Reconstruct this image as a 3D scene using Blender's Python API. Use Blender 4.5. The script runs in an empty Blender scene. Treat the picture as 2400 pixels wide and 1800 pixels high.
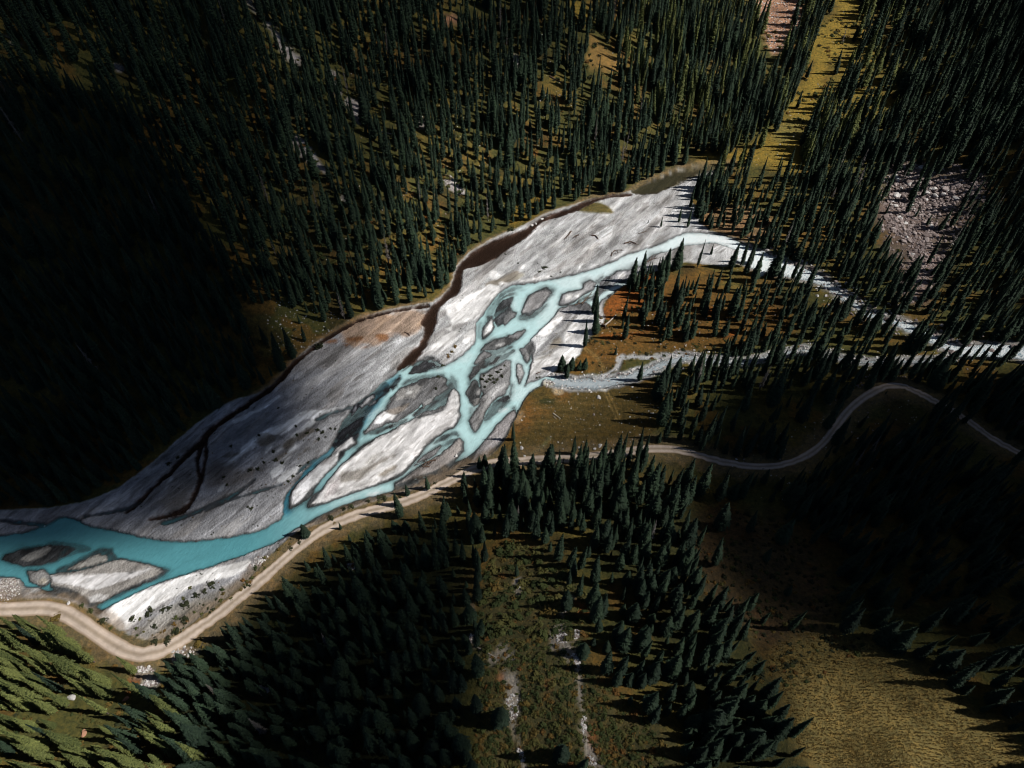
import bpy, math, random
import numpy as np
random.seed(7)
rng = np.random.default_rng(7)
C = bpy.context.scene
COL = C.collection

# ------------------------------------------------------------------ camera, sky, sun, exposure
CAM_H = 200.0
PITCH = math.radians(52.0)
FPX = 1700.0                      # focal length in photograph pixels (2400 wide)
cam_d = bpy.data.cameras.new('camera')
cam = bpy.data.objects.new('camera', cam_d)
COL.objects.link(cam)
cam.location = (0, 0, CAM_H)
cam.rotation_euler = (math.pi / 2 - PITCH, 0, 0)
cam_d.sensor_width = 36.0
cam_d.lens = 36.0 * FPX / 2400.0
cam_d.clip_start = 1.0
cam_d.clip_end = 5000.0
C.camera = cam

SUN_EL, SUN_AZ = math.radians(47.0), math.radians(94.0)      # azimuth clockwise from +Y
SDIR = np.array([math.sin(SUN_AZ) * math.cos(SUN_EL), math.cos(SUN_AZ) * math.cos(SUN_EL), math.sin(SUN_EL)])
w = bpy.data.worlds.new('World')
C.world = w
w.use_nodes = True
nt = w.node_tree
bg = nt.nodes['Background']
sky = nt.nodes.new('ShaderNodeTexSky')
sky.sky_type = 'NISHITA'
sky.sun_disc = False
sky.sun_elevation = SUN_EL
sky.sun_rotation = SUN_AZ
sky.altitude = 2300
nt.links.new(sky.outputs[0], bg.inputs[0])
bg.inputs[1].default_value = 0.05
sl = bpy.data.lights.new('sun', 'SUN')
sl.energy = 5.0
sl.angle = math.radians(0.5)
sl.color = (1.0, 0.955, 0.885)
so = bpy.data.objects.new('sun', sl)
COL.objects.link(so)
so.rotation_euler = (math.pi / 2 - SUN_EL, 0, math.pi - SUN_AZ)
so.location = (300, 0, 500)
C.view_settings.view_transform = 'Standard'
C.view_settings.look = 'None'
C.view_settings.exposure = 0.0
C.view_settings.gamma = 1.0
C.view_settings.use_curve_mapping = False
C.cycles.filter_width = 1.0
C.cycles.max_bounces = 5
C.cycles.diffuse_bounces = 2
C.cycles.glossy_bounces = 2
C.cycles.transparent_max_bounces = 10
C.cycles.caustics_reflective = False
C.cycles.caustics_refractive = False

# ------------------------------------------------------------------ helpers
cp, sp = math.cos(PITCH), math.sin(PITCH)

def project(x, y, z):
    """world -> photograph pixels (2400 x 1800)"""
    dz = z - CAM_H
    dep = y * cp - dz * sp
    up = y * sp + dz * cp
    dep = np.maximum(dep, 1.0)
    return 1200 + FPX * x / dep, 900 - FPX * up / dep, dep

def ray(u, v):
    a = (np.asarray(u, float) - 1200) / FPX
    b = (900 - np.asarray(v, float)) / FPX
    return a, cp + b * sp, -sp + b * cp

def flat(u, v, z=0.0):
    dx, dy, dz = ray(u, v)
    t = (z - CAM_H) / dz
    return dx * t, dy * t

def _hash(ix, iy, seed):
    n = (ix * 374761393 + iy * 668265263 + seed * 144665) & 0x7fffffff
    n = ((n ^ (n >> 13)) * 1274126177) & 0x7fffffff
    return ((n ^ (n >> 16)) & 0xffff) / 65535.0

def vnoise(x, y, s, seed=0):
    x = np.asarray(x, float) / s; y = np.asarray(y, float) / s
    ix = np.floor(x).astype(np.int64); iy = np.floor(y).astype(np.int64)
    fx = x - ix; fy = y - iy
    fx = fx * fx * (3 - 2 * fx); fy = fy * fy * (3 - 2 * fy)
    a = _hash(ix, iy, seed); b = _hash(ix + 1, iy, seed)
    c = _hash(ix, iy + 1, seed); d = _hash(ix + 1, iy + 1, seed)
    return (a * (1 - fx) + b * fx) * (1 - fy) + (c * (1 - fx) + d * fx) * fy

def fbm(x, y, s, seed=0, o=4):
    r = 0; a = 1.0; t = 0
    for k in range(o):
        r = r + a * vnoise(x, y, s / 2 ** k, seed + 17 * k); t += a; a *= 0.5
    return r / t

def sstep(a, b, x):
    t = np.clip((x - a) / (b - a), 0, 1)
    return t * t * (3 - 2 * t)

WIN = {'1': (1040, 560, 5.53), '2': (1040, 820, 5.53), '3': (740, 780, 5.53), '4': (640, 960, 5.53),
       '5': (300, 930, 5.53), '6': (0, 1150, 5.53), '7': (1400, 500, 5.53), '8': (880, 440, 3.687),
       'a': (800, 600, 2.765), 'b': (0, 1200, 2.765), 'c': (0, 600, 2.765), 'd': (800, 0, 2.765),
       'e': (1600, 0, 2.765), 'f': (1600, 600, 2.765), 'g': (800, 1200, 2.765), 'h': (0, 0, 2.765), 'i': (1600, 1200, 2.765), 'n': (0, 0, 1.0)}

def P(s):
    """'w:x,y x,y ...' surveyed outline -> list of photograph points; several windows may follow each other"""
    out = []; wn = WIN['n']
    for tok in s.split():
        if tok.endswith(':'):
            wn = WIN[tok[:-1]]
        else:
            x, y = tok.split(',')
            out.append((wn[0] + float(x) / wn[2], wn[1] + float(y) / wn[2]))
    return np.array(out)

def chaikin(p, closed, n=2):
    for _ in range(n):
        if closed:
            q = np.roll(p, -1, 0)
            p = np.stack([0.75 * p + 0.25 * q, 0.25 * p + 0.75 * q], 1).reshape(-1, 2)
        else:
            a, b = p[:-1], p[1:]
            m = np.stack([0.75 * a + 0.25 * b, 0.25 * a + 0.75 * b], 1).reshape(-1, 2)
            p = np.vstack([p[:1], m, p[-1:]])
    return p

def sdf_poly(U, V, poly, margin=40.0, smooth=2):
    """signed distance, positive inside; -margin far away"""
    poly = chaikin(np.asarray(poly, float), True, smooth) if smooth else np.asarray(poly, float)
    out = np.full(U.shape, -margin)
    lo = poly.min(0) - margin; hi = poly.max(0) + margin
    idx = np.nonzero((U > lo[0]) & (U < hi[0]) & (V > lo[1]) & (V < hi[1]))
    if len(idx[0]) == 0:
        return out
    u = U[idx]; v = V[idx]
    d2 = np.full(u.shape, 1e12); ins = np.zeros(u.shape, bool)
    a = poly; b = np.roll(poly, -1, 0)
    for (ax, ay), (bx, by) in zip(a, b):
        ex, ey = bx - ax, by - ay
        l2 = ex * ex + ey * ey + 1e-12
        t = np.clip(((u - ax) * ex + (v - ay) * ey) / l2, 0, 1)
        d2 = np.minimum(d2, (u - ax - t * ex) ** 2 + (v - ay - t * ey) ** 2)
        c = (ay > v) != (by > v)
        if abs(ey) > 1e-12:
            ins ^= c & (u < ax + (v - ay) * ex / ey)
    d = np.sqrt(d2)
    out[idx] = np.maximum(np.where(ins, d, -d), -margin)
    return out

def sdf_line(U, V, pts, width, margin=40.0, smooth=2):
    """signed distance of a ribbon; width (full) a number or one per point; also returns nothing else"""
    pts = np.asarray(pts, float)
    if np.isscalar(width):
        wd = np.full(len(pts), float(width))
    else:
        wd = np.asarray(width, float)
    t0 = np.linspace(0, 1, len(pts))
    pts = chaikin(pts, False, smooth) if smooth else pts
    wd = np.interp(np.linspace(0, 1, len(pts)), t0, wd)
    out = np.full(U.shape, -margin)
    m = margin + wd.max()
    lo = pts.min(0) - m; hi = pts.max(0) + m
    idx = np.nonzero((U > lo[0]) & (U < hi[0]) & (V > lo[1]) & (V < hi[1]))
    if len(idx[0]) == 0:
        return out
    u = U[idx]; v = V[idx]; best = np.full(u.shape, -1e9)
    for k in range(len(pts) - 1):
        ax, ay = pts[k]; bx, by = pts[k + 1]
        ex, ey = bx - ax, by - ay
        t = np.clip(((u - ax) * ex + (v - ay) * ey) / (ex * ex + ey * ey + 1e-12), 0, 1)
        d = np.sqrt((u - ax - t * ex) ** 2 + (v - ay - t * ey) ** 2)
        best = np.maximum(best, 0.5 * (wd[k] + t * (wd[k + 1] - wd[k])) - d)
    out[idx] = np.maximum(best, -margin)
    return out

def tag(o, label=None, cat=None, group=None, kind=None):
    if label: o['label'] = label
    if cat: o['category'] = cat
    if group: o['group'] = group
    if kind: o['kind'] = kind
    return o

def link(name, me, parent=None):
    o = bpy.data.objects.new(name, me)
    COL.objects.link(o)
    if parent is not None: o.parent = parent
    return o

def mesh_np(name, verts, faces, smooth=False):
    """faces: (n,3) or (n,4) integer array, or list of tuples"""
    me = bpy.data.meshes.new(name)
    if isinstance(faces, np.ndarray):
        k = faces.shape[1]; n = len(faces)
        me.vertices.add(len(verts)); me.vertices.foreach_set('co', np.asarray(verts, np.float32).ravel())
        me.loops.add(n * k); me.loops.foreach_set('vertex_index', faces.astype(np.int32).ravel())
        me.polygons.add(n)
        me.polygons.foreach_set('loop_start', np.arange(0, n * k, k, dtype=np.int32))
        me.polygons.foreach_set('loop_total', np.full(n, k, np.int32))
        me.update(calc_edges=True)
    else:
        me.from_pydata([tuple(map(float, p)) for p in verts], [], faces); me.update()
    if smooth:
        me.polygons.foreach_set('use_smooth', np.ones(len(me.polygons), bool))
    return me

def attr(me, name, vals, typ='FLOAT'):
    a = me.attributes.new(name, typ, 'POINT')
    if typ == 'FLOAT_COLOR':
        c = np.ones((len(vals), 4), np.float32); c[:, :3] = vals
        a.data.foreach_set('color', c.ravel())
    elif typ == 'FLOAT_VECTOR':
        a.data.foreach_set('vector', np.asarray(vals, np.float32).ravel())
    elif typ == 'INT':
        a.data.foreach_set('value', np.asarray(vals, np.int32))
    else:
        a.data.foreach_set('value', np.asarray(vals, np.float32))

class NB:
    """small node-building helper"""
    def __init__(s, name):
        s.m = bpy.data.materials.new(name); s.m.use_nodes = True
        s.t = s.m.node_tree; s.b = s.t.nodes['Principled BSDF']; s.out = s.t.nodes['Material Output']
    def n(s, typ, **kw):
        nd = s.t.nodes.new('ShaderNode' + typ)
        for k, v in kw.items():
            if k.startswith('i_'):
                key = k[2:]; key = int(key) if key.isdigit() else key
                if hasattr(v, 'is_linked'): s.t.links.new(v, nd.inputs[key])
                else: nd.inputs[key].default_value = v
            else: setattr(nd, k, v)
        return nd
    def l(s, a, b): s.t.links.new(a, b)
    def attr(s, name, out='Fac'): return s.n('Attribute', attribute_name=name).outputs[out]
    def math(s, op, a, b=None, c=None, clamp=False):
        nd = s.n('Math', operation=op, use_clamp=clamp)
        for k, v in enumerate((a, b, c)):
            if v is None: continue
            if hasattr(v, 'is_linked'): s.l(v, nd.inputs[k])
            else: nd.inputs[k].default_value = v
        return nd.outputs[0]
    def mix(s, f, a, b, mode='MIX'):
        nd = s.n('Mix', data_type='RGBA', blend_type=mode)
        for k, v in ((0, f), (6, a), (7, b)):
            if hasattr(v, 'is_linked'): s.l(v, nd.inputs[k])
            else: nd.inputs[k].default_value = (*v, 1) if isinstance(v, tuple) and len(v) == 3 else v
        return nd.outputs[2]
    def noise(s, scale, det=4, rough=0.55, vec=None, dist=0.0):
        nd = s.n('TexNoise', i_Scale=scale, i_Detail=det, i_Roughness=rough, i_Distortion=dist)
        if vec is not None: s.l(vec, nd.inputs['Vector'])
        return nd.outputs['Fac']
    def ramp(s, f, *st):
        nd = s.n('ValToRGB'); s.l(f, nd.inputs[0]); e = nd.color_ramp.elements
        while len(e) < len(st): e.new(0.5)
        for k, (p, c) in enumerate(st):
            e[k].position = p; e[k].color = (*c, 1) if len(c) == 3 else c
        return nd.outputs[0]
    def pos(s): return s.n('NewGeometry').outputs['Position']
    def mapped(s, scale, rot=(0, 0, 0), vec=None):
        n0 = s.n('Mapping'); s.l(vec if vec is not None else s.pos(), n0.inputs['Vector']); n0.inputs['Rotation'].default_value = rot
        nd = s.n('Mapping'); s.l(n0.outputs[0], nd.inputs['Vector']); nd.inputs['Scale'].default_value = scale
        return nd.outputs[0]
    def bump(s, h, strength, dist):
        nd = s.n('Bump', i_Strength=strength, i_Distance=dist, i_Height=h)
        s.l(nd.outputs[0], s.b.inputs['Normal']); return nd

# ------------------------------------------------------------------ terrain grid
def axis(a0, a, b, b1, fine, coarse):
    return np.concatenate([np.arange(a0, a, coarse), np.arange(a, b, fine), np.arange(b, b1 + coarse, coarse)])

GX = axis(-460, -165, 110, 470, 0.42, 2.4)
GY = axis(-110, 60, 270, 680, 0.42, 2.4)
X, Y = np.meshgrid(GX, GY, indexing='xy')
NXV, NYV = len(GX), len(GY)

FLOOR = P('n: -500,1440 -300,1330 0,1165 230,1150 350,1065 440,1000 560,915 660,850 790,762 1000,700 1040,660 1080,592 1220,512 '
          '1390,447 1520,405 1640,345 1720,265 1800,120 1900,-60 1960,-180 2090,-180 2070,0 2040,200 2020,330 2080,450 2200,560 2400,640 2800,740 '
          '3000,1000 2400,1130 2150,1080 1950,1100 1800,1150 1600,1130 1400,1105 1200,1105 1100,1125 1000,1175 900,1222 760,1295 650,1372 '
          '560,1445 460,1512 350,1565 250,1540 180,1490 100,1452 0,1460 -300,1500 -500,1520')
fx, fy = flat(FLOOR[:, 0], FLOOR[:, 1])
sd = -sdf_poly(X, Y, np.stack([fx, fy], 1), margin=600.0)          # metres outside the valley floor
dout = np.maximum(sd, 0)
south = sstep(-12, 12, (90 + 0.25 * (X + 150)) - Y)
right = sstep(90, 150, X) * (1 - south)
slope = 0.56 * (1 - south) * (1 - right) + 0.34 * south + 0.40 * right
B = slope * (np.sqrt(dout ** 2 + 100.0) - 10.0)
und = fbm(X, Y, 60, 3) - 0.5
B += dout / (dout + 40.0) * (26 * und + 7 * (fbm(X, Y, 17, 9) - 0.5))
B += 0.07 * np.maximum(Y - 262, 0) * sstep(60, 130, X)             # the side valley climbs gently
gsel = sstep(4, 14, dout)
B += 0.5

U, V, DEP = project(X, Y, B)
print('grid', X.shape, X.size)

# ------------------------------------------------------------------ surveyed outlines
PLAIN = P('n: -200,1215 0,1196 120,1192 253,1164 362,1081 434,1016 506,958 568,930 593,930 651,893 673,860 731,808 796,776 854,740 927,722 1002,711 '
          '1039,695 1060,662 1068,626 1089,601 1104,590 1147,561 1227,529 1277,500 1350,478 1397,462 1487,449 1523,424 1600,391 1690,386 1676,409 '
          '1647,434 1610,458 1640,500 1645,535 1700,552 1760,585 1725,625 1653,619 1599,612 1581,623 1537,634 1501,634 1476,654 1460,666 1436,686 1418,702 '
          '1411,728 1418,752 1403,768 1382,791 1364,808 1366,817 1347,842 1337,854 1309,862 1300,874 1286,885 1273,901 1257,909 1237,921 1226,936 1217,957 1208,974 '
          '1197,997 1188,1015 1174,1041 1156,1060 1143,1073 1103,1094 1073,1101 1045,1119 1011,1135 984,1144 947,1155 911,1164 884,1173 848,1184 812,1194 '
          '776,1216 730,1234 691,1246 660,1275 633,1300 615,1322 579,1362 543,1391 488,1434 434,1471 391,1497 344,1500 307,1489 268,1468 239,1449 224,1446 '
          '203,1424 163,1410 127,1402 72,1406 36,1417 0,1422 -200,1440')
s_plain = sdf_poly(U, V, PLAIN, 60)
WATER = P('7: 2212,490 2080,470 1980,430 1900,390 1760,320 1600,270 1330,240 1180,240 1060,270 960,320 830,380 700,430 500,490 330,540 240,600 150,630 0,690 '
          '1: 2050,330 1900,390 1700,450 1500,500 1300,530 1130,570 950,580 860,600 760,660 680,730 600,830 520,950 430,1060 410,1150 415,1260 420,1310 380,1370 280,1470 150,1560 20,1640 '
          '3: 1660,415 1610,395 1540,345 1440,330 1330,350 1260,395 1200,425 1120,475 1060,500 980,560 900,610 800,700 720,770 620,850 540,900 480,930 440,1000 430,1050 350,1130 310,1230 270,1330 200,1460 100,1570 0,1640 '
          '4: 550,650 460,740 380,810 330,880 250,970 170,1080 130,1170 130,1260 120,1370 80,1420 0,1460 '
          'b: 1700,110 1600,140 1400,170 1200,190 6: 2212,655 2050,640 1850,600 1700,560 1500,515 1300,480 1100,440 1040,380 960,350 840,335 740,350 680,390 600,440 480,480 300,530 150,555 0,570 n: -150,1258 '
          '-150,1350 6: 0,1110 230,1120 270,1180 310,1240 480,1260 560,1330 620,1370 760,1370 850,1390 950,1420 1050,1440 1120,1490 1220,1560 1250,1620 '
          'b: 650,665 690,615 780,568 900,508 1050,448 1200,398 1400,338 1600,268 1800,188 1900,130 '
          'n: 667,1257 691,1238 730,1231 776,1213 812,1191 848,1181 884,1170 911,1161 947,1152 984,1141 1011,1132 1040,1123 '
          '2: 30,1640 180,1580 180,1540 350,1500 570,1390 640,1330 740,1220 820,1080 870,980 930,850 980,760 1030,640 1090,560 1200,490 1290,450 1290,400 1400,390 1470,350 1390,312 1290,345 1190,390 1100,420 1040,475 1060,420 1100,320 1110,230 1150,90 '
          '1: 1150,1500 1185,1430 1150,1350 1110,1300 1170,1250 1260,1150 1380,1050 1440,980 1490,910 1700,900 1890,950 1990,880 2030,800 2110,740 2212,690 '
          '7: 40,1120 120,1090 220,1010 330,930 430,880 480,760 550,705 640,620 700,560 800,510 930,480 1000,460 1090,410 1200,400 1330,395 1440,370 1560,380 1700,430 1830,480 1930,530 2000,640 2050,740 2130,830 2212,700')
s_water = sdf_poly(U, V, WATER, 60, smooth=1)
TORRENT = P('f: 2500,640 2212,620 2000,600 1800,620 1680,560 1560,500 1400,425 1300,410 1200,370 1120,310 1040,260 980,210 900,150 800,115 650,70 500,25 400,-10')
s_torr = sdf_line(U, V, TORRENT, [40, 36, 32, 28, 20, 24, 20, 16, 14, 14, 14, 16, 24, 32, 40, 46, 40], 60)
SIDE = P('n: 1285,888 1308,893 1338,897 1384,899 1420,896 1469,886 1523,868 1565,848 1600,834 1636,842 1672,846 1745,849 1781,839 1835,828 1882,817 1925,828 1985,842 2052,850 2106,846 2179,846 2233,835 2280,822')
s_side = sdf_line(U, V, SIDE, [20, 22, 25, 27, 25, 22, 20, 19, 18, 17, 15, 12, 12, 10, 10, 10, 9, 11, 11, 10, 10, 10], 60)
BROWN = P('8: 740,640 800,590 850,550 950,480 1100,420 1260,370 1350,330 1420,270 1500,230 1660,190 1740,150 1850,100 2000,62 2212,45 '
          '2212,66 2020,78 1850,130 1760,190 1600,240 1440,290 1380,340 1330,410 1200,490 1100,560 980,640 840,680 760,690 740,740 745,850 720,910 650,950 580,1000 530,1060 520,1110 540,1150 500,1230 450,1330 400,1430 320,1520 240,1590 180,1610 '
          '190,1550 270,1440 370,1370 420,1280 420,1200 390,1160 430,1080 500,1010 580,950 640,870 680,800 690,730')
s_brown = sdf_poly(U, V, BROWN, 60)
POND = P('n: 1470,452 1500,436 1530,420 1600,392 1690,381 1730,384 1690,396 1640,408 1570,440 1530,456')
s_pond = sdf_poly(U, V, POND, 60)
DITCH = P('n: 1002,716 927,727 854,745 800,770 740,810 700,840 675,866 655,895 600,933 545,970 500,1000 470,1035 440,1062 400,1105 350,1150 310,1190 296,1200')
s_ditch = sdf_line(U, V, DITCH, [8, 4, 4, 4, 5, 7, 8, 10, 10, 11, 11, 12, 11, 9, 8, 6, 4], 60)
DITCH2 = P('5: 990,540 950,640 910,740 890,860 910,980 950,1030 930,1100 890,1200 830,1330 740,1450 640,1500 400,1560 280,1585')
s_ditch2 = np.maximum(sdf_line(U, V, DITCH2, [13, 11, 7, 7, 9, 10, 8, 9, 10, 12, 8, 7, 4], 60),
                      sdf_line(U, V, P('5: 990,560 1010,660 1010,760 985,880 960,1000'), [10, 8, 7, 6, 8], 60))
ROAD = P('n: -260,1400 -120,1422 -40,1430 40,1430 105,1424 150,1436 185,1456 230,1488 270,1514 305,1532 340,1537 385,1526 430,1500 470,1472 510,1445 560,1403 600,1372 640,1337 685,1296 740,1254 790,1226 850,1204 900,1192 950,1178 1000,1158 1050,1132 1100,1105 1160,1086 1230,1082 1300,1080 1380,1072 1450,1064 1520,1052 '
         '1590,1056 1640,1070 1690,1084 1740,1093 1790,1098 1850,1088 1895,1068 1930,1040 1960,1000 1985,965 2020,935 2060,912 2090,904 2120,908 2150,922 2190,942 2230,965 2270,990 2310,1020 2350,1045 2400,1070 2470,1100 2600,1150')
ROADW = 4.5

# ------------------------------------------------------------------ painting the ground: albedo and river-bed relief
A = np.zeros(X.shape + (3,))
HR = np.zeros(X.shape)               # relief relative to the gravel flat (metres); water level is -0.5 (world 0)
GRV = np.zeros(X.shape)              # how stony
GRS = np.ones(X.shape)               # how grassy
wob1 = vnoise(X, Y, 2.2, 5) - 0.5 + 0.6 * (vnoise(X, Y, 0.9, 6) - 0.5)
wob2 = fbm(X, Y, 9, 21, 3) - 0.5

def mask(s, soft=4.0, wob=0.0, big=0.0):
    return sstep(-soft, soft, s + wob * wob1 + big * wob2)

def paint(m, col=None, h=None, grv=None, grs=None, a=1.0):
    global A, HR, GRV, GRS
    m = m * a
    if col is not None: A = A * (1 - m[..., None]) + np.array(col) * m[..., None]
    if h is not None: HR = HR * (1 - m) + h * m
    if grv is not None: GRV = GRV * (1 - m) + grv * m
    if grs is not None: GRS = GRS * (1 - m) + grs * m

def pp(spec, soft=4.0, wob=3.0, big=0.0, **kw):
    paint(mask(sdf_poly(U, V, P(spec), 50), soft, wob, big), **kw)

def pl(spec, width, soft=3.0, wob=2.0, big=0.0, **kw):
    paint(mask(sdf_line(U, V, P(spec), width, 50), soft, wob, big), **kw)

OLIVE = (0.074, 0.070, 0.023); OCHRE = (0.130, 0.094, 0.026); RUST = (0.23, 0.075, 0.018); DARKSOIL = (0.045, 0.030, 0.014)
MEADOW = (0.092, 0.062, 0.020); GOLD = (0.25, 0.168, 0.034); GREY = (0.43, 0.435, 0.445); WHITE = (0.74, 0.735, 0.74); LILAC = (0.27, 0.272, 0.29)
BRNSILT = (0.25, 0.225, 0.19); WET = (0.065, 0.07, 0.075); WETDK = (0.03, 0.033, 0.038); PINK = (0.36, 0.205, 0.13); SCREE = (0.33, 0.30, 0.30)
nz = fbm(X, Y, 22, 40)[..., None]; nz2 = fbm(X, Y, 7, 44)[..., None]
A[:] = np.array(OLIVE) * (0.75 + 0.5 * nz)
m = sstep(0.52, 0.66, fbm(X, Y, 16, 50)); paint(m, OCHRE, a=0.7)
m = sstep(0.58, 0.68, fbm(X, Y, 11, 57)); paint(m, RUST, a=0.28)
m = sstep(0.55, 0.7, fbm(X, Y, 13, 61)); paint(m, DARKSOIL, a=0.6)
# middle forest terrace, rusty floor
pp('n: 1405,740 1425,700 1470,670 1520,650 1600,640 1700,680 1850,720 1900,780 1700,820 1500,830 1400,860 1330,880 1350,845 1370,815 1400,775', 14, 8, 14, col=(0.16, 0.075, 0.02), a=0.75)
pp('1: 2060,900 2120,780 2212,720 7: 330,930 480,850 700,780 760,830 560,900 620,1000 500,1090 720,1140 560,1250 300,1280 120,1390 60,1280 70,1200', 5, 4, 8, col=RUST, a=0.95)
pp('7: 0,1560 300,1540 740,1480 700,1560 300,1640 60,1659', 6, 4, 8, col=RUST, a=0.8)
for s_ in ('7: 560,800 640,780 740,800 660,860 580,850', '7: 1440,1250 1520,1230 1550,1300 1430,1310', '7: 1570,1590 1700,1520 1790,1530 1740,1600 1600,1620', 'f: 240,500 330,480 340,520 250,530', 'f: 150,370 190,330 220,370 170,390',
           'e: 480,1230 560,1250 530,1310 470,1300', 'e: 400,1210 480,1200 460,1260 400,1250', 'd: 1210,960 1270,960 1270,1010 1220,1010', 'd: 540,1390 610,1385 600,1420 540,1420', 'd: 1500,1110 1580,1090 1590,1150 1510,1170',
           'b: 740,1040 850,970 880,980 800,1040', 'b: 830,1080 920,1090 880,1160 810,1180', 'b: 0,850 100,870 60,910 0,910'):
    pp(s_, 4, 3, 3, col=RUST, a=0.9)
# north-east meadow
pp('e: 380,950 480,900 560,850 640,760 720,620 780,540 850,430 800,380 830,250 880,180 960,100 1000,0 1020,-200 1180,-200 1120,60 1080,150 1060,300 960,420 900,560 950,620 880,740 800,800 820,900 760,980 780,1060 700,1120 600,1110 480,1080 300,1060 60,1060 40,1030 200,1010',
   16, 8, 34, col=GOLD, a=0.9)
pp('e: 950,0 1200,40 1230,200 1330,420 1360,700 1200,760 1000,780 900,700 920,560 1000,400', 20, 10, 40, col=GOLD, a=0.6)
pp('e: 640,780 780,760 800,840 700,940 560,900', 8, 4, 6, col=(0.17, 0.145, 0.05), a=0.7)
pp('e: 300,1150 700,1150 720,1330 520,1340 240,1330', 8, 5, 12, col=OCHRE, a=0.7)
pp('e: 150,1330 520,1330 640,1500 560,1600 400,1560 250,1500 60,1470', 8, 5, 8, col=(0.30, 0.17, 0.10), grv=0.8, a=0.6)
# scree and talus
pp('e: 430,40 480,0 560,-60 700,-100 780,40 790,110 760,200 700,250 650,330 590,370 560,300 520,220 480,200 500,120', 5, 5, 8, col=PINK, grv=1, grs=0)
pp('e: 1360,1090 1480,1050 1560,1030 1600,1050 1520,1120 1700,1200 1900,1180 1960,1250 1800,1300 1720,1370 1600,1420 1680,1480 1600,1600 1560,1700 1480,1700 1440,1580 1360,1520 1300,1450 1320,1330 1360,1220', 16, 10, 40, col=(0.135, 0.098, 0.09), grv=1, grs=0.3, a=0.8)
pp('n: 2080,350 2180,370 2330,410 2300,500 2230,560 2200,640 2180,730 2110,710 2080,600 2050,500', 18, 10, 50, col=(0.135, 0.098, 0.09), grv=1, grs=0.3, a=0.7)
pp('f: 1480,0 1640,-20 1660,20 1600,120 1580,220 1500,200 1500,80', 8, 8, 10, col=(0.33, 0.24, 0.22), grv=1, grs=0, a=0.8)
for s_ in ('h: 1560,0 1620,0 1700,100 1820,240 1940,370 1960,420 1880,400 1810,320 1760,180', 'h: 2110,450 2180,460 2212,560 2212,680 2150,560', 'h: 1860,870 1960,880 2100,1080 2170,1160 2060,1100 1950,1020',
           'd: 10,640 80,640 140,700 140,800 90,790 40,700', 'd: 660,1140 710,1130 800,1240 790,1285 680,1210', 'h: 60,230 120,270 110,310 70,270', 'h: 800,190 850,230 870,270 810,250', 'h: 740,400 800,430 790,470 740,460',
           'c: 0,0 1,0 1,1', 'd: 490,770 560,800 540,840 490,820', 'd: 0,1260 60,1300 40,1320 0,1300', 'd: 1110,360 1150,380 1140,450 1110,440', 'b: 1100,920 1170,870 1290,880 1310,920 1180,950 1130,1000', 'b: 840,1010 1000,1000 1000,1050 850,1050', 'b: 900,1110 1040,1080 1040,1120 920,1150',
           'b: 1250,1480 1330,1450 1390,1480 1340,1580 1260,1590', 'b: 1660,1130 1740,1110 1760,1180 1680,1190'):
    pp(s_, 4, 4, 6, col=SCREE, grv=1, grs=0, a=0.9)
pp('d: 640,120 720,80 800,130 750,170 660,160', 6, 5, 8, col=(0.33, 0.16, 0.11), grv=.8, grs=0, a=0.7)
pp('d: 1190,20 1290,0 1290,60 1220,90', 6, 5, 8, col=PINK, grv=.8, grs=0, a=0.7)
pp('d: 1590,200 1700,290 1830,440 1830,500 1740,480 1600,440 1560,380 1620,330', 6, 5, 8, col=(0.26, 0.15, 0.05), grv=.4, grs=.6, a=0.8)
pp('d: 1470,0 1570,0 1650,120 1600,180 1520,100', 6, 5, 8, col=GOLD, a=0.8)
pp('d: 1300,500 1420,460 1520,560 1500,640 1380,600 1300,700', 6, 5, 10, col=OCHRE, a=0.8)
pp('d: 1060,1400 1120,1290 1250,1220 1400,1260 1330,1360 1240,1420 1100,1500', 8, 5, 8, col=(0.17, 0.11, 0.022), a=0.8)
# lower middle: shrubby avalanche track, stony runnels
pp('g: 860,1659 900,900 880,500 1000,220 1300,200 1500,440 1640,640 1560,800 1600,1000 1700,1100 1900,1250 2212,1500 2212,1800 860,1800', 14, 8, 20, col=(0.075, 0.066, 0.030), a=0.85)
for s_, wd in (('g: 1050,1050 1130,1120 1120,1250 1110,1350 1140,1480 1170,1580 1200,1700', [14, 20, 30, 26, 12, 14, 14]), ('g: 1480,560 1430,650 1440,720 1400,830 1440,870 1500,920 1540,1000 1540,1100 1550,1220 1570,1330 1570,1450 1610,1560 1660,1659 1700,1760', [14, 22, 12, 34, 30, 20, 20, 14, 12, 12, 10, 12, 14, 12]),
               ('g: 830,800 870,860 920,930 1000,960', [16, 14, 8, 6]), ('g: 1150,440 1140,520', 14), ('g: 1030,880 1080,920 1100,960', 8), ('g: 1560,720 1520,830', 10), ('g: 800,460 830,560 860,640', 8)):
    paint(mask(sdf_line(U, V, P(s_), wd, 50), 6, 9, 26), (0.36, 0.315, 0.29), grv=1, grs=0.2, a=0.65)
for s_ in ('g: 1500,560 1600,600 1620,660 1540,680 1490,640', 'g: 1320,1120 1370,1120 1370,1160 1320,1160', 'g: 1600,1380 1660,1400 1660,1500 1600,1480', 'g: 1010,1050 1050,1050 1050,1100 1010,1100', 'i: 980,880 1100,880 1100,940 960,1000', 'i: 780,1040 900,1080 900,1150 790,1150', 'i: 1490,1180 1570,1180 1570,1290 1480,1300'):
    pp(s_, 6, 5, 8, col=(0.22, 0.085, 0.03), a=0.8)
pp('n: 400,1520 560,1420 760,1320 1000,1220 1100,1230 1110,1400 1080,1850 380,1850', 20, 10, 14, col=(0.030, 0.034, 0.016), a=.85)
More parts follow.
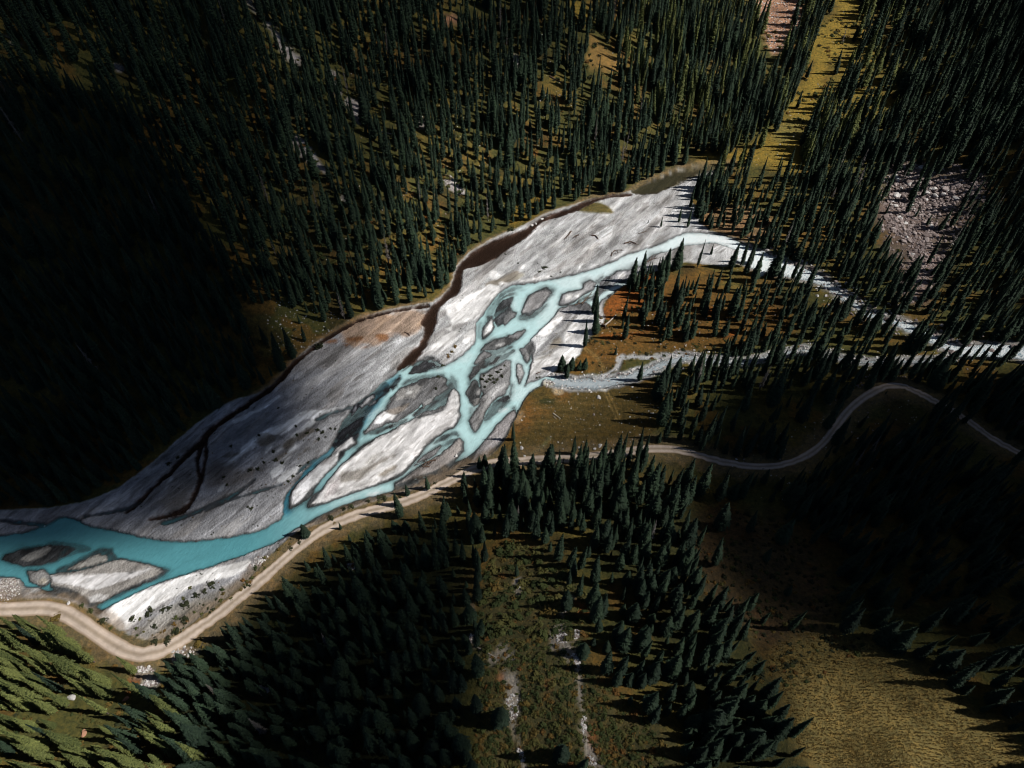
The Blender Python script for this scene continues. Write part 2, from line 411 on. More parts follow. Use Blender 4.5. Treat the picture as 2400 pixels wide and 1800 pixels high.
pp('n: 1360,1180 1600,1130 1680,1300 1760,1480 1900,1850 1640,1850 1560,1500 1440,1350', 20, 10, 14, col=(0.045, 0.045, 0.018), a=.8)
# lower right grass slope
pp('i: 560,900 800,780 1000,800 1250,860 1500,1000 1700,1100 1900,1300 2212,1500 2400,1659 2212,1800 900,1800 760,1500 640,1300 600,1100', 30, 10, 40, col=(0.185, 0.135, 0.050), a=0.9)
pp('i: 0,0 700,0 1000,500 1000,760 760,780 500,900 300,700 100,500', 30, 10, 40, col=(0.085, 0.05, 0.03), a=0.7)
# south meadow
pp('2: 1290,450 1600,480 2100,490 2212,500 n: 1480,905 1540,930 1560,990 1500,1040 1400,1060 1250,1070 1150,1075 1160,1060 1190,1015 1217,957 1237,921', 5, 2, 4, col=MEADOW)
pp('2: 980,760 1030,640 1090,600 1200,760 1320,760 1400,820 1200,900 1100,1040 960,1100 840,1180 760,1220 860,1000', 18, 6, 14, col=(0.16, 0.075, 0.022), a=0.8)
pp('2: 1400,560 1560,520 1640,600 1560,660 1440,640', 12, 5, 10, col=(0.17, 0.08, 0.025), a=0.6)
pp('2: 1230,640 1450,625 1450,690 1300,705 1240,680', 2, 1, 1, col=(0.03, 0.034, 0.012))
pp('2: 1400,510 1520,510 1540,560 1440,580', 4, 6, 6, col=(0.42, 0.33, 0.24), grv=1, a=0.8)
pp('2: 920,870 1000,780 1050,800 1030,900 930,970', 5, 4, 6, col=(0.30, 0.20, 0.12), a=0.7)
pl('2: 1100,1390 1180,1320 1290,1250 1370,1140', [12, 5, 8, 10], 3, 1, col=(0.17, 0.15, 0.07), a=0.7)
for k in range(14):
    y0 = 600 + 42 * k; off = 70 * math.sin(k * 1.9)
    pl('2: %d,%d %d,%d %d,%d %d,%d' % (1060 + off, y0 + 50, 1350 + off, y0 + 20 - 12 * math.sin(k), 1700 + off, y0 + 45, 2150, y0 + 80), [1.0, 2.0, 2.0, 1.0], 1.8, 1.5, col=(0.145, 0.10, 0.045) if k % 2 else (0.06, 0.045, 0.013), a=0.55)
for s_ in ('a: 1565,600 1640,650 1690,720 1710,790', 'a: 1580,595 1655,645 1705,720 1722,780', 'a: 1700,870 1740,960 1795,1080', 'a: 1722,870 1762,950 1812,1070'):
    pl(s_, 1.6, 1.3, 0.5, col=(0.32, 0.21, 0.08), a=0.8)
# foot path strip of pale earth along the north bank of the brown stream and ditch
bank = np.maximum(np.maximum(s_brown, s_ditch), s_pond)
paint(mask(bank + 9, 4, 4) * mask(-s_plain + 6, 4), (0.27, 0.18, 0.11), a=0.55, grv=.5)
# gravel flat
paint(mask(s_plain, 2.5, 2.5), GREY, grv=0.75, grs=0)
m_pl = mask(s_plain, 2.5, 2.5)
# lilac grey western part, brownish margins
west = sstep(1000, 700, U + 0.3 * (V - 900))
paint(m_pl * west, LILAC, a=0.9)
stre = fbm(X * 0.62 + Y * 0.78, (Y * 0.62 - X * 0.78) * 4.5, 24, 71, 5)
paint(m_pl * sstep(0.56, 0.64, stre), (0.47, 0.46, 0.46), a=0.55, grv=0.4)
paint(m_pl * sstep(0.56, 0.63, fbm(X * 0.62 + Y * 0.78, (Y * 0.62 - X * 0.78) * 4.0, 18, 73, 5)), (0.24, 0.225, 0.215), a=0.6)
pp('a: 0,420 300,350 540,340 560,420 440,520 330,500 220,590 0,590', 8, 8, 16, col=(0.33, 0.20, 0.11), a=0.7)
for s_ in ('3: 340,140 420,120 480,160 400,200', '3: 760,30 900,0 960,80 860,110', '3: 560,160 660,140 700,190 600,190', '3: 90,120 260,80 280,130 120,140', '3: 370,60 620,40 600,120 420,110'):
    pp(s_, 4, 5, 6, col=(0.20, 0.085, 0.03), a=0.85)
pp('8: 1720,210 1850,130 1960,120 2030,180 2070,225 1900,213', 3, 2, 3, col=(0.13, 0.105, 0.04), grs=.8, grv=.2)
pp('8: 1100,800 1240,730 1300,740 1240,800 1180,800 1130,800', 3, 2, 2, col=(0.30, 0.285, 0.24), grv=.3)
pp('1: 520,600 620,530 760,500 900,400 1010,400 940,500 880,570 700,600 560,640', 3, 2, 3, col=BRNSILT, grv=.3)
for s_ in ('1: 0,870 200,790 430,690 600,580 740,630 680,720 600,820 520,940 430,1040 300,1060 100,1130 30,1170 0,1150 3: 1800,0', '1: 570,480 600,420 680,400 720,460 800,440 780,470 650,540', '1: 690,585 800,550 850,570 800,600', '1: 930,390 1000,320 1090,350 1030,410',
           '1: 0,1260 200,1180 180,1240 60,1350 0,1420', '1: 230,1290 400,1150 410,1260 300,1370', '1: 1230,1220 1340,1110 1500,1010 1560,1010 1480,1100 1380,1230 1280,1260', '3: 1420,250 1500,180 1600,90 1700,20 1800,20 1780,90 1640,180 1480,250',
           '1: 1700,410 1790,310 1800,330 1760,400', '1: 950,530 1150,500 1400,470 1380,500 1150,550 1000,570',
           '1: 1570,1200 1700,1050 1830,980 1960,980 2090,1060 2010,1150 1890,1280 1790,1370 1700,1560 1620,1620 1400,1640 1150,1659 1160,1530 1400,1460 1560,1400 1560,1290',
           '2: 1150,140 1400,70 1800,0 1700,120 1490,230 1400,260 1270,250 1110,350 1060,420 1110,250', 'b: 690,620 900,515 1200,412 1450,345 1650,290 1600,380 1450,430 1250,480 1100,560 950,650 850,740 780,780 720,700'):
    pp(s_, 2.5, 3, 4, col=WHITE, grv=.25)
pp('1: 1700,1340 1690,1180 1830,1000 1930,980 1990,1100 1900,1230', 4, 3, 3, col=(0.45, 0.45, 0.46), grv=.3)
pp('1: 1180,1530 1330,1440 1400,1330 1480,1260 1540,1290 1500,1400 1380,1460', 4, 3, 4, col=BRNSILT, grv=.4)
pp('2: 1150,130 1300,70 1440,0 1400,80 1240,130', 3, 2, 3, col=BRNSILT, a=.8)
pl('1: 1240,1440 1380,1300 1450,1180 1560,1080 1640,1000', [6, 9, 8, 14, 10], 3, 3, col=(0.21, 0.21, 0.22), a=.8)
pp('b: 1500,500 1700,300 1790,260 1700,340 1560,520 1350,650 1100,820 950,835 860,790 960,700 1200,560', 8, 8, 12, col=(0.17, 0.15, 0.11), grv=.9, a=.55)
pp('b: 690,640 760,660 820,740 790,780 720,720', 4, 3, 3, col=(0.42, 0.37, 0.33), a=.8)
pp('6: 0,1120 230,1130 290,1280 240,1400 120,1480 0,1500', 4, 4, 4, col=(0.33, 0.30, 0.27), grv=1)
pp('n: -100,1400 72,1404 127,1400 163,1410 203,1424 224,1446 250,1470 300,1505 180,1470 120,1418 0,1425', 3, 2, 2, col=(0.22, 0.145, 0.05), grs=.8, a=.85)
# pale silt threads on the western flat
for s_, wd in (('5: 2212,290 2080,360 1960,480 1860,580 1790,720', [10, 12, 10, 6, 3]), ('5: 1980,400 1800,470 1640,580 1460,740 1260,890', [8, 14, 16, 10, 4]), ('5: 2150,640 2080,760 1980,900 1880,1000', [8, 10, 12, 14]), ('5: 1950,0 1750,150 1560,230 1380,330', [3, 3, 4, 2]),
               ('4: 560,130 450,220 300,330 160,450 30,570', [10, 14, 8, 8, 4]), ('4: 900,0 640,60 420,60 300,150 150,260 0,330', [10, 14, 16, 12, 10, 8]), ('5: 560,1070 520,1140 460,1220', [6, 8, 4]), ('5: 1180,1200 1240,1140', [6, 4]), ('5: 2212,940 2060,1020 1960,1080', [16, 14, 6])):
    paint(mask(sdf_line(U, V, P(s_), wd, 50) + 1, 2.5, 5, 6), (0.62, 0.63, 0.645), grv=.3, a=.95)
for s_, wd in (('4: 960,50 780,70 640,120 540,230 400,330 320,400', [10, 12, 12, 14, 14, 8]), ('5: 1600,1090 1400,1270 1150,1360 900,1480 600,1600 480,1640', [6, 8, 10, 12, 14, 10]), ('5: 2000,520 1800,560 1660,600', [6, 16, 6])):
    paint(mask(sdf_line(U, V, P(s_), wd, 50), 3, 4, 3), (0.12, 0.12, 0.125), a=.85)
for s_ in ('5: 1700,480 1900,500 1880,600 1720,640 1660,580', '5: 1500,920 1700,900 1760,980 1560,1000', '4: 280,330 420,240 560,250 480,330 330,420', '4: 120,420 300,330 240,440 120,520', '4: 480,420 560,360 620,400 520,470', '5: 1240,760 1420,690 1500,740 1300,820', '4: 20,600 200,500 180,600 40,700', '5: 1980,640 2120,540 2200,560 2060,700', '4: 300,560 480,470 430,560 330,640'):
    pp(s_, 4, 6, 10, col=(0.145, 0.125, 0.10), grv=.8, a=.75)
pp('5: 1080,820 1400,900 1700,960 1600,1080 1300,1150 1000,1200 1000,1000', 12, 8, 14, col=(0.16, 0.14, 0.125), a=.8)
pp('5: 600,1000 870,880 900,1050 840,1250 700,1450 300,1450 420,1250', 12, 8, 14, col=(0.19, 0.165, 0.14), a=.7)

# ---- water bodies: bed level and water kind
DEEP = -1.7
ROCKY = np.zeros(X.shape)
paint(mask(s_water + 2.5, 2, 2), (0.20, 0.20, 0.205), a=.6)                      # damp margin
def bed(s, depth, run):
    run = run * 0.8   # a bank that falls to the channel bottom over run pixels
    global HR
    t = np.clip((s + 1.0) / run, 0, 1)
    d = np.where(s > -1.0, -0.42 + (depth + 0.42) * t, 0.0)
    k = s > -1.0
    HR = np.where(k, np.minimum(HR, d), HR)
bed(s_water + 2.5 * wob1, DEEP, 10)
paint(mask(s_water, 2), (0.06, 0.064, 0.066), grv=.6)
bed(s_torr + 3 * wob1, -1.3, 16)
bed(s_side + 4 * wob1, -0.85, 12)
paint(mask(s_side + 6, 4, 5), (0.36, 0.37, 0.39), grv=1, grs=0, a=.8)
paint(mask(s_torr + 6, 4, 5), (0.28, 0.27, 0.27), grv=1, grs=0, a=.8)
pl('a: 1690,790 1760,740 1820,700 1790,665 1850,650 2000,655 2100,640 2212,640', [8, 10, 12, 10, 10, 10, 8, 8], 3, 5, col=(0.42, 0.43, 0.45), grv=1, grs=0, h=-.2, a=.9)
pp('2: 2020,490 2150,490 2080,545', 3, 2, col=(0.5, 0.48, 0.46), grv=.6)
bed(s_brown + 2 * wob1, -1.0, 12)
bed(s_pond + 2 * wob1, -0.8, 10)
bed(s_ditch + 4 * wob1, -1.0, 7)
bed(s_ditch2 + 1.5 * wob1, -0.8, 7)
KIND = np.zeros(X.shape, int)        # 0 turquoise river, 1 brown stream
KIND[(np.maximum(np.maximum(s_brown, s_pond), np.maximum(s_ditch, s_ditch2)) > -5) & (s_water < -1)] = 1
paint(mask(np.maximum(s_brown, np.maximum(s_ditch, s_ditch2)) + 1, 2.5, 3), (0.095, 0.054, 0.038), grv=.9)
paint(mask(s_pond, 3, 3), (0.10, 0.085, 0.045))

# islands and bars in painting order: (outline, relief, soft, colour, wobble)
def isl(spec, h, soft=4.0, col=GREY, wob=4.0, grv=0.7, a=1.0, big=5.0, shelf=0.085):
    global HR
    s = sdf_poly(U, V, P(spec), 50, 0) + 0.8 * wob * wob1 + big * wob2 - 0.3
    shelf = shelf * (0.45 + 1.5 * vnoise(X, Y, 7, 411))
    hs = np.where(s > 0, -0.44 + (h + 0.44) * np.clip(s / soft, 0, 1), np.maximum(-0.44, h) + shelf * s) if h > -0.46 else np.where(s > 0, h, h + shelf * s)
    HR = np.where(s > 0, hs, np.where(s > -20, np.maximum(HR, hs), HR))
    paint(sstep(-2, 2, s + 0.3), col, grv=grv)

D1, D2, D3 = -0.56, -0.47, -0.66      # drowned, awash, deeper drowned
isl('3: 480,930 560,880 700,790 800,720 900,640 960,690 950,740 830,830 740,950 650,1080 560,1250 500,1390 420,1400 300,1460 240,1480 200,1460 290,1280 350,1130 430,1050', -0.50, 4, (0.022, 0.024, 0.030))
isl('3: 570,930 650,860 740,800 752,830 680,910 590,970', -0.2, 3, (0.30, 0.31, 0.33), 2)
isl('3: 590,935 660,860 720,820 730,835 660,910', -0.1, 2, (0.5, 0.5, 0.52), 2)
isl('3: 660,930 740,870 770,860 760,900 700,945', -0.35, 3, (0.2, 0.21, 0.23), 2)
isl('3: 470,1060 490,990 530,910 520,990', -0.2, 2, (0.22, 0.23, 0.26), 1)
isl('3: 960,700 1000,620 1090,540 1100,580 1050,680 990,730', -0.50, 4, WETDK)
isl('1: 650,960 660,900 720,820 780,770 900,740 870,820 880,890 945,940 930,990 860,1040 700,1120 650,1090', D2, 4, WET)
isl('1: 790,1100 780,1000 870,890 930,950 920,990 860,1040', -0.40, 3, (0.16, 0.165, 0.17))
isl('1: 545,1060 560,1000 640,980 650,1120 620,1190 510,1270 505,1160', -0.40, 5, (0.13, 0.135, 0.14))
isl('1: 615,1010 640,1100 650,1130 610,1190 520,1255 545,1140', -0.15, 3, (0.58, 0.58, 0.58), 2, .3)
isl('1: 820,640 960,600 1050,640 960,690 800,780 760,770', -1.15, 10, (0.12, 0.13, 0.13))
isl('1: 1005,1000 1040,850 1100,740 1200,680 1320,640 1420,650 1400,720 1320,810 1230,900 1110,980', D1, 5, WET)
isl('1: 1028,940 1045,870 1105,740 1200,680 1320,648 1375,690 1320,795 1230,880 1110,940', -0.2, 3.5, (0.27, 0.265, 0.27), 2)
isl('1: 1505,830 1550,720 1680,680 1800,640 1820,580 1900,540 1955,570 1930,645 1800,700 1680,780 1560,830', -0.2, 3, (0.29, 0.29, 0.30), 2)
isl('1: 1560,770 1600,720 1670,710 1650,760 1580,800', -0.1, 3, (0.60, 0.6, 0.6), 2, .2)
isl('1: 1700,730 1770,690 1740,740', -0.1, 2, (0.55, 0.55, 0.55), 2, .2)
isl('7: 40,900 130,820 270,765 440,735 540,700 520,790 440,850 240,890 100,970 40,1030', -0.36, 4, (0.30, 0.30, 0.32))
isl('7: 270,790 340,770 360,800 280,840', -0.2, 3, (0.55, 0.55, 0.56), 2)
isl('7: 560,720 640,630 720,560 820,520 960,540 900,620 760,740 640,770', -0.25, 4, (0.38, 0.38, 0.39))
isl('7: 90,900 170,820 140,815', D2, 4, WET)
isl('1: 1910,770 1990,640 2090,570 2212,500 2212,560 2060,680 1960,780', -0.42, 4, (0.20, 0.21, 0.22))
isl('1: 1490,915 1560,880 1700,850 1850,805 1920,890 1970,940 1880,960 1560,975', -0.40, 4, (0.22, 0.22, 0.23))
isl('1: 1050,1178 960,1200 800,1250 640,1310 550,1370 500,1440 640,1430 840,1360 960,1280', -0.42, 3, (0.13, 0.132, 0.135))
isl('1: 1040,1185 960,1205 830,1260 960,1270', -0.25, 3, (0.27, 0.27, 0.28))
isl('1: 680,1370 760,1335 800,1350 740,1380', -0.3, 2, (0.38, 0.38, 0.38), 2)
isl('1: 480,1450 700,1430 830,1370 780,1450 600,1490', D3, 5, WET)
isl('1: 408,1605 460,1520 520,1465 650,1500 530,1550', -0.38, 3, (0.20, 0.20, 0.205))
isl('1: 390,1659 480,1610 600,1550 730,1515 690,1575 520,1650', -0.42, 3, (0.15, 0.15, 0.155))
isl('1: 1055,1370 1120,1330 1190,1380 1185,1450 1130,1510 1050,1425', -0.49, 4, (0.10, 0.103, 0.106))
isl('1: 1005,1420 1060,1405 1112,1480 1110,1535 1080,1595 1035,1530', -0.42, 3, (0.11, 0.112, 0.115))
isl('1: 1060,1430 1105,1490 1100,1540 1080,1570', -0.3, 2, (0.25, 0.25, 0.25), 2)
isl('2: 860,560 850,620 720,690 600,810 530,930 500,900 620,680 780,580', D1, 5, (0.07, 0.075, 0.08))
isl('2: 850,140 858,300 856,430 820,500 800,560 700,600 620,670 560,760 520,830 500,900 440,990 402,1045 380,1000 352,900 400,800 470,700 500,590 525,560 500,500 478,400 490,310 560,280 650,240 720,190 820,140', -0.36, 3, (0.21, 0.21, 0.215), 3)
isl('2: 530,590 620,580 600,680 530,790 480,930 420,1010 400,1010 440,880 500,700', -0.15, 3, (0.30, 0.295, 0.295), 2)
isl('2: 560,540 700,450 820,400 820,480 700,560 640,620 600,600', -0.15, 3, (0.37, 0.37, 0.375), 2)
isl('2: 400,380 430,400 472,540 462,620 430,690 390,715 340,665 300,550 330,480 370,400', -0.47, 3, (0.085, 0.088, 0.09))
isl('2: 390,650 450,620 440,690 395,710', -0.3, 2, (0.27, 0.265, 0.26), 2)
isl('2: 420,530 460,510 460,560 430,570', -0.3, 2, (0.27, 0.265, 0.26), 2)
isl('2: 370,300 380,240 420,205 530,180 610,135 480,220 430,270 345,375 342,340', -0.44, 3, (0.11, 0.112, 0.115))
isl('2: 962,190 1000,205 1028,280 1012,350 980,412 958,330', -0.2, 3, (0.33, 0.335, 0.34), 2)
isl('2: 860,740 930,720 960,770 900,800', D3, 4, WET)
isl('2: 890,785 922,778 930,850 850,1030 740,1180 640,1270 560,1370 450,1360 350,1490 400,1400 450,1300 560,1150 700,960 800,870', -0.15, 3, (0.29, 0.275, 0.28), 2)
isl('2: 1280,440 1300,395 1370,395 1420,440 1340,460', -0.3, 3, (0.34, 0.32, 0.27), 2)
isl('3: 1340,340 1450,280 1530,285 1600,350 1640,400 1560,360 1440,335', -0.44, 4, (0.10, 0.105, 0.11))
isl('3: 1630,435 1540,375 1430,355 1340,395 1260,450 1210,515 1340,505 1470,475', -0.48, 4, (0.07, 0.072, 0.08))
isl('3: 1600,545 1750,600 1795,720 1720,870 1600,970 1440,1010 1350,1010 1560,860 1640,780 1500,640', D1, 7, (0.08, 0.085, 0.09))
isl('3: 1115,690 1220,640 1420,580 1600,555 1690,600 1700,700 1600,780 1500,820 1380,905 1270,985 1190,1045 1130,1095 1050,1130 850,1190 700,1250 640,1295 720,1170 780,1100 880,1000 950,890 1020,800', -0.40, 3.5, (0.15, 0.15, 0.155), 4)
isl('3: 1110,720 1300,650 1380,680 1330,760 1280,850 1150,830 1040,860 1060,780', -0.2, 4, (0.28, 0.275, 0.27), 4)
isl('3: 750,1175 800,1060 880,1010 960,1050 1035,1055 980,1120 880,1150', -0.1, 2.5, (0.60, 0.6, 0.61), 3, .25)
isl('3: 1155,765 1200,750 1260,760 1240,785 1180,785', -0.15, 2, (0.60, 0.6, 0.6), 2, .25)
isl('3: 890,1000 1040,965 1210,905 1150,990 1040,1045 960,1045', -0.3, 3, (0.21, 0.185, 0.165), 2)
isl('3: 1380,900 1500,830 1540,800 1480,900 1390,960', -0.35, 3, (0.27, 0.27, 0.275), 3)
isl('3: 1310,1080 1420,1010 1600,960 1690,930 1700,980 1480,1060', -0.35, 4, (0.22, 0.22, 0.225), 3)
isl('3: 1780,745 1832,790 1852,920 1842,1060 1812,1150 1772,1202 1700,1222 1560,1322 1430,1432 1330,1562 1260,1640 4: 1810,655 1650,805 1480,895 1250,975 1050,1045 850,1115 620,1205 460,1240 540,1150 640,1040 720,920 800,830 900,710 1050,600 1180,500 1300,410 3: 750,1400 900,1310 1100,1200 1300,1110 1480,1060 1650,1010 1700,920 1730,820',
    -0.1, 3, (0.62, 0.61, 0.615), 3, .3)
for s_, c_ in (('4: 880,800 960,800 1150,760 1280,700 1530,570 1600,590 1400,700 1230,800 1150,900 900,970 830,930', (0.27, 0.25, 0.225)), ('4: 1350,840 1500,740 1610,720 1560,800 1400,880', (0.25, 0.22, 0.18)), ('4: 620,1180 740,960 880,830 860,1000 780,1100', (0.38, 0.35, 0.355)),
               ('4: 1180,700 1300,560 1420,520 1540,510 1400,600 1250,720', (0.40, 0.385, 0.37)), ('4: 830,1090 1100,960 1400,890 1250,965 1050,1035 850,1105', (0.31, 0.30, 0.295)), ('3: 1790,760 1835,820 1850,960 1830,1120 1770,1195 1800,1000', (0.42, 0.42, 0.425))):
    pp(s_, 4, 4, 5, col=c_, grv=.6, a=.9)
isl('3: 1560,1395 1640,1340 1760,1290 1800,1300 1700,1345 1620,1395', D2, 4, WET)
isl('3: 1500,1500 1700,1420 1860,1350 1870,1380 1700,1480 1500,1590 1400,1659', D3, 5, WET)
isl('4: 1830,715 1900,630 2000,560 2150,445 2212,455 2110,560 1980,640', -0.38, 3, (0.20, 0.20, 0.205))
isl('2: 200,1150 235,1200 227,1290 172,1362 60,1462 0,1500 4: 2212,735 2000,812 1850,862 1590,968 1720,888 1780,830 1920,730 2080,640 2212,560 2: 0,1310 90,1240', -0.15, 3, (0.31, 0.285, 0.275), 3)
isl('4: 1010,370 1040,420 960,475 870,530 840,610 800,690 700,780 620,870 540,960 480,1040 400,1130 300,1215 225,1255 240,1150 270,1050 360,920 460,830 600,720 760,600 830,500 930,440', -0.12, 3, (0.56, 0.56, 0.575), 3, .35)
pp('4: 590,710 760,600 830,560 820,640 720,720', 3, 3, 3, col=(0.36, 0.35, 0.355))
pp('4: 780,560 830,490 950,430 870,530 830,570', 3, 3, 3, col=(0.27, 0.265, 0.27))
isl('4: 840,600 860,540 920,510 900,570 850,660', D2, 3, WETDK)
isl('6: 15,880 60,835 300,755 500,712 640,700 780,715 960,740 880,800 700,890 480,955 300,945 120,915', D2, 6, (0.05, 0.053, 0.056))
isl('6: 270,880 450,780 600,710 660,740 520,850 380,900', -0.35, 4, (0.19, 0.185, 0.175))
isl('6: 740,1030 960,950 1150,840 1270,780 1420,760 1520,870 1640,890 1800,920 2000,970 2170,1020 2100,1100 1980,1150 1800,1230 1640,1300 1480,1370 1300,1450 1180,1450 640,1230', D1, 6, (0.05, 0.053, 0.056))
isl('6: 880,1010 960,970 1150,870 1270,830 1360,840 1370,900 1200,950 1000,1000', -0.3, 3, (0.30, 0.29, 0.27), 3)
isl('6: 820,1070 1000,1050 1200,1000 1400,930 1500,905 1620,905 1750,930 1900,960 2060,1010 2090,1040 1980,1110 1800,1190 1640,1260 1480,1330 1400,1385 1300,1425 1180,1438 1120,1380 1000,1320 850,1250 650,1212 670,1170 640,1092', -0.2, 3, (0.27, 0.255, 0.24), 3)
isl('6: 655,1100 1000,1092 1400,1075 1700,1060 1900,1000 1960,1000 1800,1100 1500,1180 1240,1280 1000,1240 680,1180', -0.12, 3, (0.60, 0.59, 0.60), 3, .2)
isl('6: 1150,1380 1250,1340 1400,1350 1380,1390 1290,1420 1180,1430', -0.2, 3, (0.48, 0.47, 0.47), 2)
isl('6: 360,1050 540,1030 620,1090 642,1170 562,1220 480,1200 380,1160', -0.25, 3, (0.24, 0.235, 0.23), 3)
isl('6: 490,1170 560,1120 610,1150 600,1200 530,1215', -0.05, 2, (0.36, 0.33, 0.28), 3)
isl('6: 305,1245 500,1270 575,1350 420,1372 320,1300', -0.38, 4, (0.26, 0.255, 0.25))

# drowned threads of gravel in the channels and thin seeps on the western flat
for s_, wd_, h_ in (('1: 560,990 640,850 760,700 900,640 1000,610', [4, 9, 8, 6, 2], -0.74), ('1: 620,960 700,800 800,730 930,690', [3, 8, 6, 2], -0.7), ('1: 1000,1010 1080,1000 1200,950 1330,840', [10, 14, 10, 3], -0.7), ('1: 480,1080 450,1160 455,1260', [3, 5, 3], -0.8),
                    ('1: 520,1440 700,1420 860,1340 1000,1240', [4, 8, 7, 2], -0.68), ('1: 600,1480 760,1450 880,1380', [3, 6, 2], -0.66), ('1: 500,1640 640,1590 800,1510 900,1440', [3, 6, 5, 2], -0.66), ('1: 1940,740 1850,760 1760,830 1680,860', [5, 12, 9, 3], -0.66), ('1: 1900,600 1990,540 2060,480', [6, 6, 2], -0.7),
                    ('2: 330,430 360,300 400,230 520,170', [4, 6, 5, 2], -0.66), ('2: 500,420 470,320 520,280', [3, 5, 2], -0.7), ('2: 880,440 870,560 800,660', [5, 10, 6], -0.7), ('2: 540,920 620,800 760,700 850,640', [5, 14, 12, 4], -0.66), ('2: 360,760 370,900 390,1000', [5, 8, 3], -0.7),
                    ('3: 1130,660 1280,600 1480,560 1650,540', [6, 12, 10, 4], -0.66), ('3: 1250,400 1350,350 1480,320 1600,380', [4, 8, 10, 5], -0.64), ('3: 1760,560 1800,660 1790,760', [6, 14, 6], -0.72), ('3: 1280,1060 1400,960 1540,860 1640,770', [5, 9, 10, 4], -0.64), ('3: 640,1280 800,1260 1000,1190 1180,1120', [8, 12, 8, 4], -0.66),
                    ('3: 1540,1420 1680,1350 1800,1290 1850,1330', [5, 9, 10, 5], -0.64), ('3: 1400,1600 1560,1500 1720,1420 1850,1360', [4, 8, 9, 4], -0.62), ('4: 1800,740 1950,640 2080,560 2212,500', [3, 7, 6, 5], -0.66), ('4: 480,1230 620,1130 720,980 830,820', [12, 8, 5, 3], -0.68), ('4: 1250,960 1400,900 1600,830 1750,720', [8, 12, 8, 3], -0.7),
                    ('6: 640,720 850,760 1000,730 1150,750', [18, 30, 16, 4], -0.72), ('6: 800,1010 950,960 1150,840 1300,770 1420,770', [5, 8, 8, 12, 8], -0.64)):
    sl_ = sdf_line(U, V, P(s_), wd_, 50, 1) + 3 * wob1 + 3 * wob2
    t_ = h_ + np.minimum(0.09 * sl_, 0.06); HR = np.where(sl_ > -9, np.maximum(HR, t_), HR)
for s_, wd_ in (('5: 1640,1060 1400,1265 1150,1355 900,1475 600,1600 440,1640', [2, 4, 4, 5, 6, 5]), ('5: 1980,1130 1700,1210 1300,1330 1000,1460', [2, 3, 3, 3]), ('4: 560,640 420,700 300,830', [2, 3, 2]), ('3: 430,960 300,1010 150,1050 0,1120', [5, 6, 5, 4]), ('6: 1090,330 1300,290 1600,245 1800,150', [5, 4, 4, 3]), ('6: 0,380 200,400 420,420 560,440', [4, 5, 4, 3])):
    sl_ = sdf_line(U, V, P(s_), wd_, 50) + 3 * wob1
    HR = np.where(sl_ > -3, np.minimum(HR, -0.53 - 0.03 * np.clip(sl_, -3, 3)), HR)
    paint(sstep(-3, 1, sl_), (0.10, 0.115, 0.13), grv=.3)
# fine flow-aligned streaks of silt, sand and pebbles; low bars get an irregular waterline
fl = fbm(X * 0.62 + Y * 0.78, (Y * 0.62 - X * 0.78) * 3.6, 9, 301, 5)
fl2 = fbm(X * 0.62 + Y * 0.78, (Y * 0.62 - X * 0.78) * 2.0, 3.2, 302, 3)
inpl = (sstep(-2, 6, np.maximum(s_plain, s_water)))[..., None]
A *= 1 + inpl * (0.9 * (fl - 0.5) + 0.5 * (fl2 - 0.5))[..., None]
HR += np.where((HR > -0.72) & (HR < -0.28), 0.34 * (fl - 0.5) + 0.20 * (fl2 - 0.5), 0)

# road bench in the slope
rx_, ry_ = flat(ROAD[:, 0], ROAD[:, 1])
BASE0 = B.copy()
def gridval(F, x, y):
    i = np.clip(np.searchsorted(GX, x) - 1, 0, NXV - 2); j = np.clip(np.searchsorted(GY, y) - 1, 0, NYV - 2)
    tx = np.clip((x - GX[i]) / (GX[i + 1] - GX[i]), 0, 1); ty = np.clip((y - GY[j]) / (GY[j + 1] - GY[j]), 0, 1)
    return (F[j, i] * (1 - tx) + F[j, i + 1] * tx) * (1 - ty) + (F[j + 1, i] * (1 - tx) + F[j + 1, i + 1] * tx) * ty

def unproject(F, u, v):
    """photograph pixel -> point on the ground"""
    dx, dy, dz = ray(np.atleast_1d(u), np.atleast_1d(v))
    t = np.full(dx.shape, 40.0); done = np.zeros(dx.shape, bool)
    for _ in range(900):
        x, y, z = dx * t, dy * t, CAM_H + dz * t
        hit = z <= gridval(F, x, y)
        done |= hit
        t = np.where(done, t, t + 0.8)
        if done.all(): break
    return dx * t, dy * t, gridval(F, dx * t, dy * t)

rp = np.stack(unproject(B, *chaikin(ROAD, False, 3).T), 1)
# resample evenly
seg = np.r_[0, np.cumsum(np.linalg.norm(np.diff(rp[:, :2], axis=0), axis=1))]
sv = np.arange(0, seg[-1], 1.0)
RX = np.interp(sv, seg, rp[:, 0]); RY = np.interp(sv, seg, rp[:, 1])
RZ = gridval(B, RX, RY)
ker = np.ones(31) / 31
RZ = np.convolve(np.pad(RZ, 15, 'edge'), ker, 'valid') + 0.25
sel = np.nonzero((X > RX.min() - 15) & (X < RX.max() + 15) & (Y > RY.min() - 15) & (Y < RY.max() + 15))
xs, ys = X[sel], Y[sel]
dbest = np.full(xs.shape, 1e9); zb = np.zeros(xs.shape)
for k in range(0, len(RX), 2):
    d = (xs - RX[k]) ** 2 + (ys - RY[k]) ** 2
    m = d < dbest
    dbest[m] = d[m]; zb[m] = RZ[k]
dbest = np.sqrt(dbest)
RD = np.full(X.shape, 1e3); RD[sel] = dbest
wgt = sstep(7.5, 3.6, RD)
zr = np.zeros(X.shape); zr[sel] = zb
paint(sstep(7.0, 3.0, RD + 3 * wob1), (0.20, 0.14, 0.085), a=.6, grv=.5)
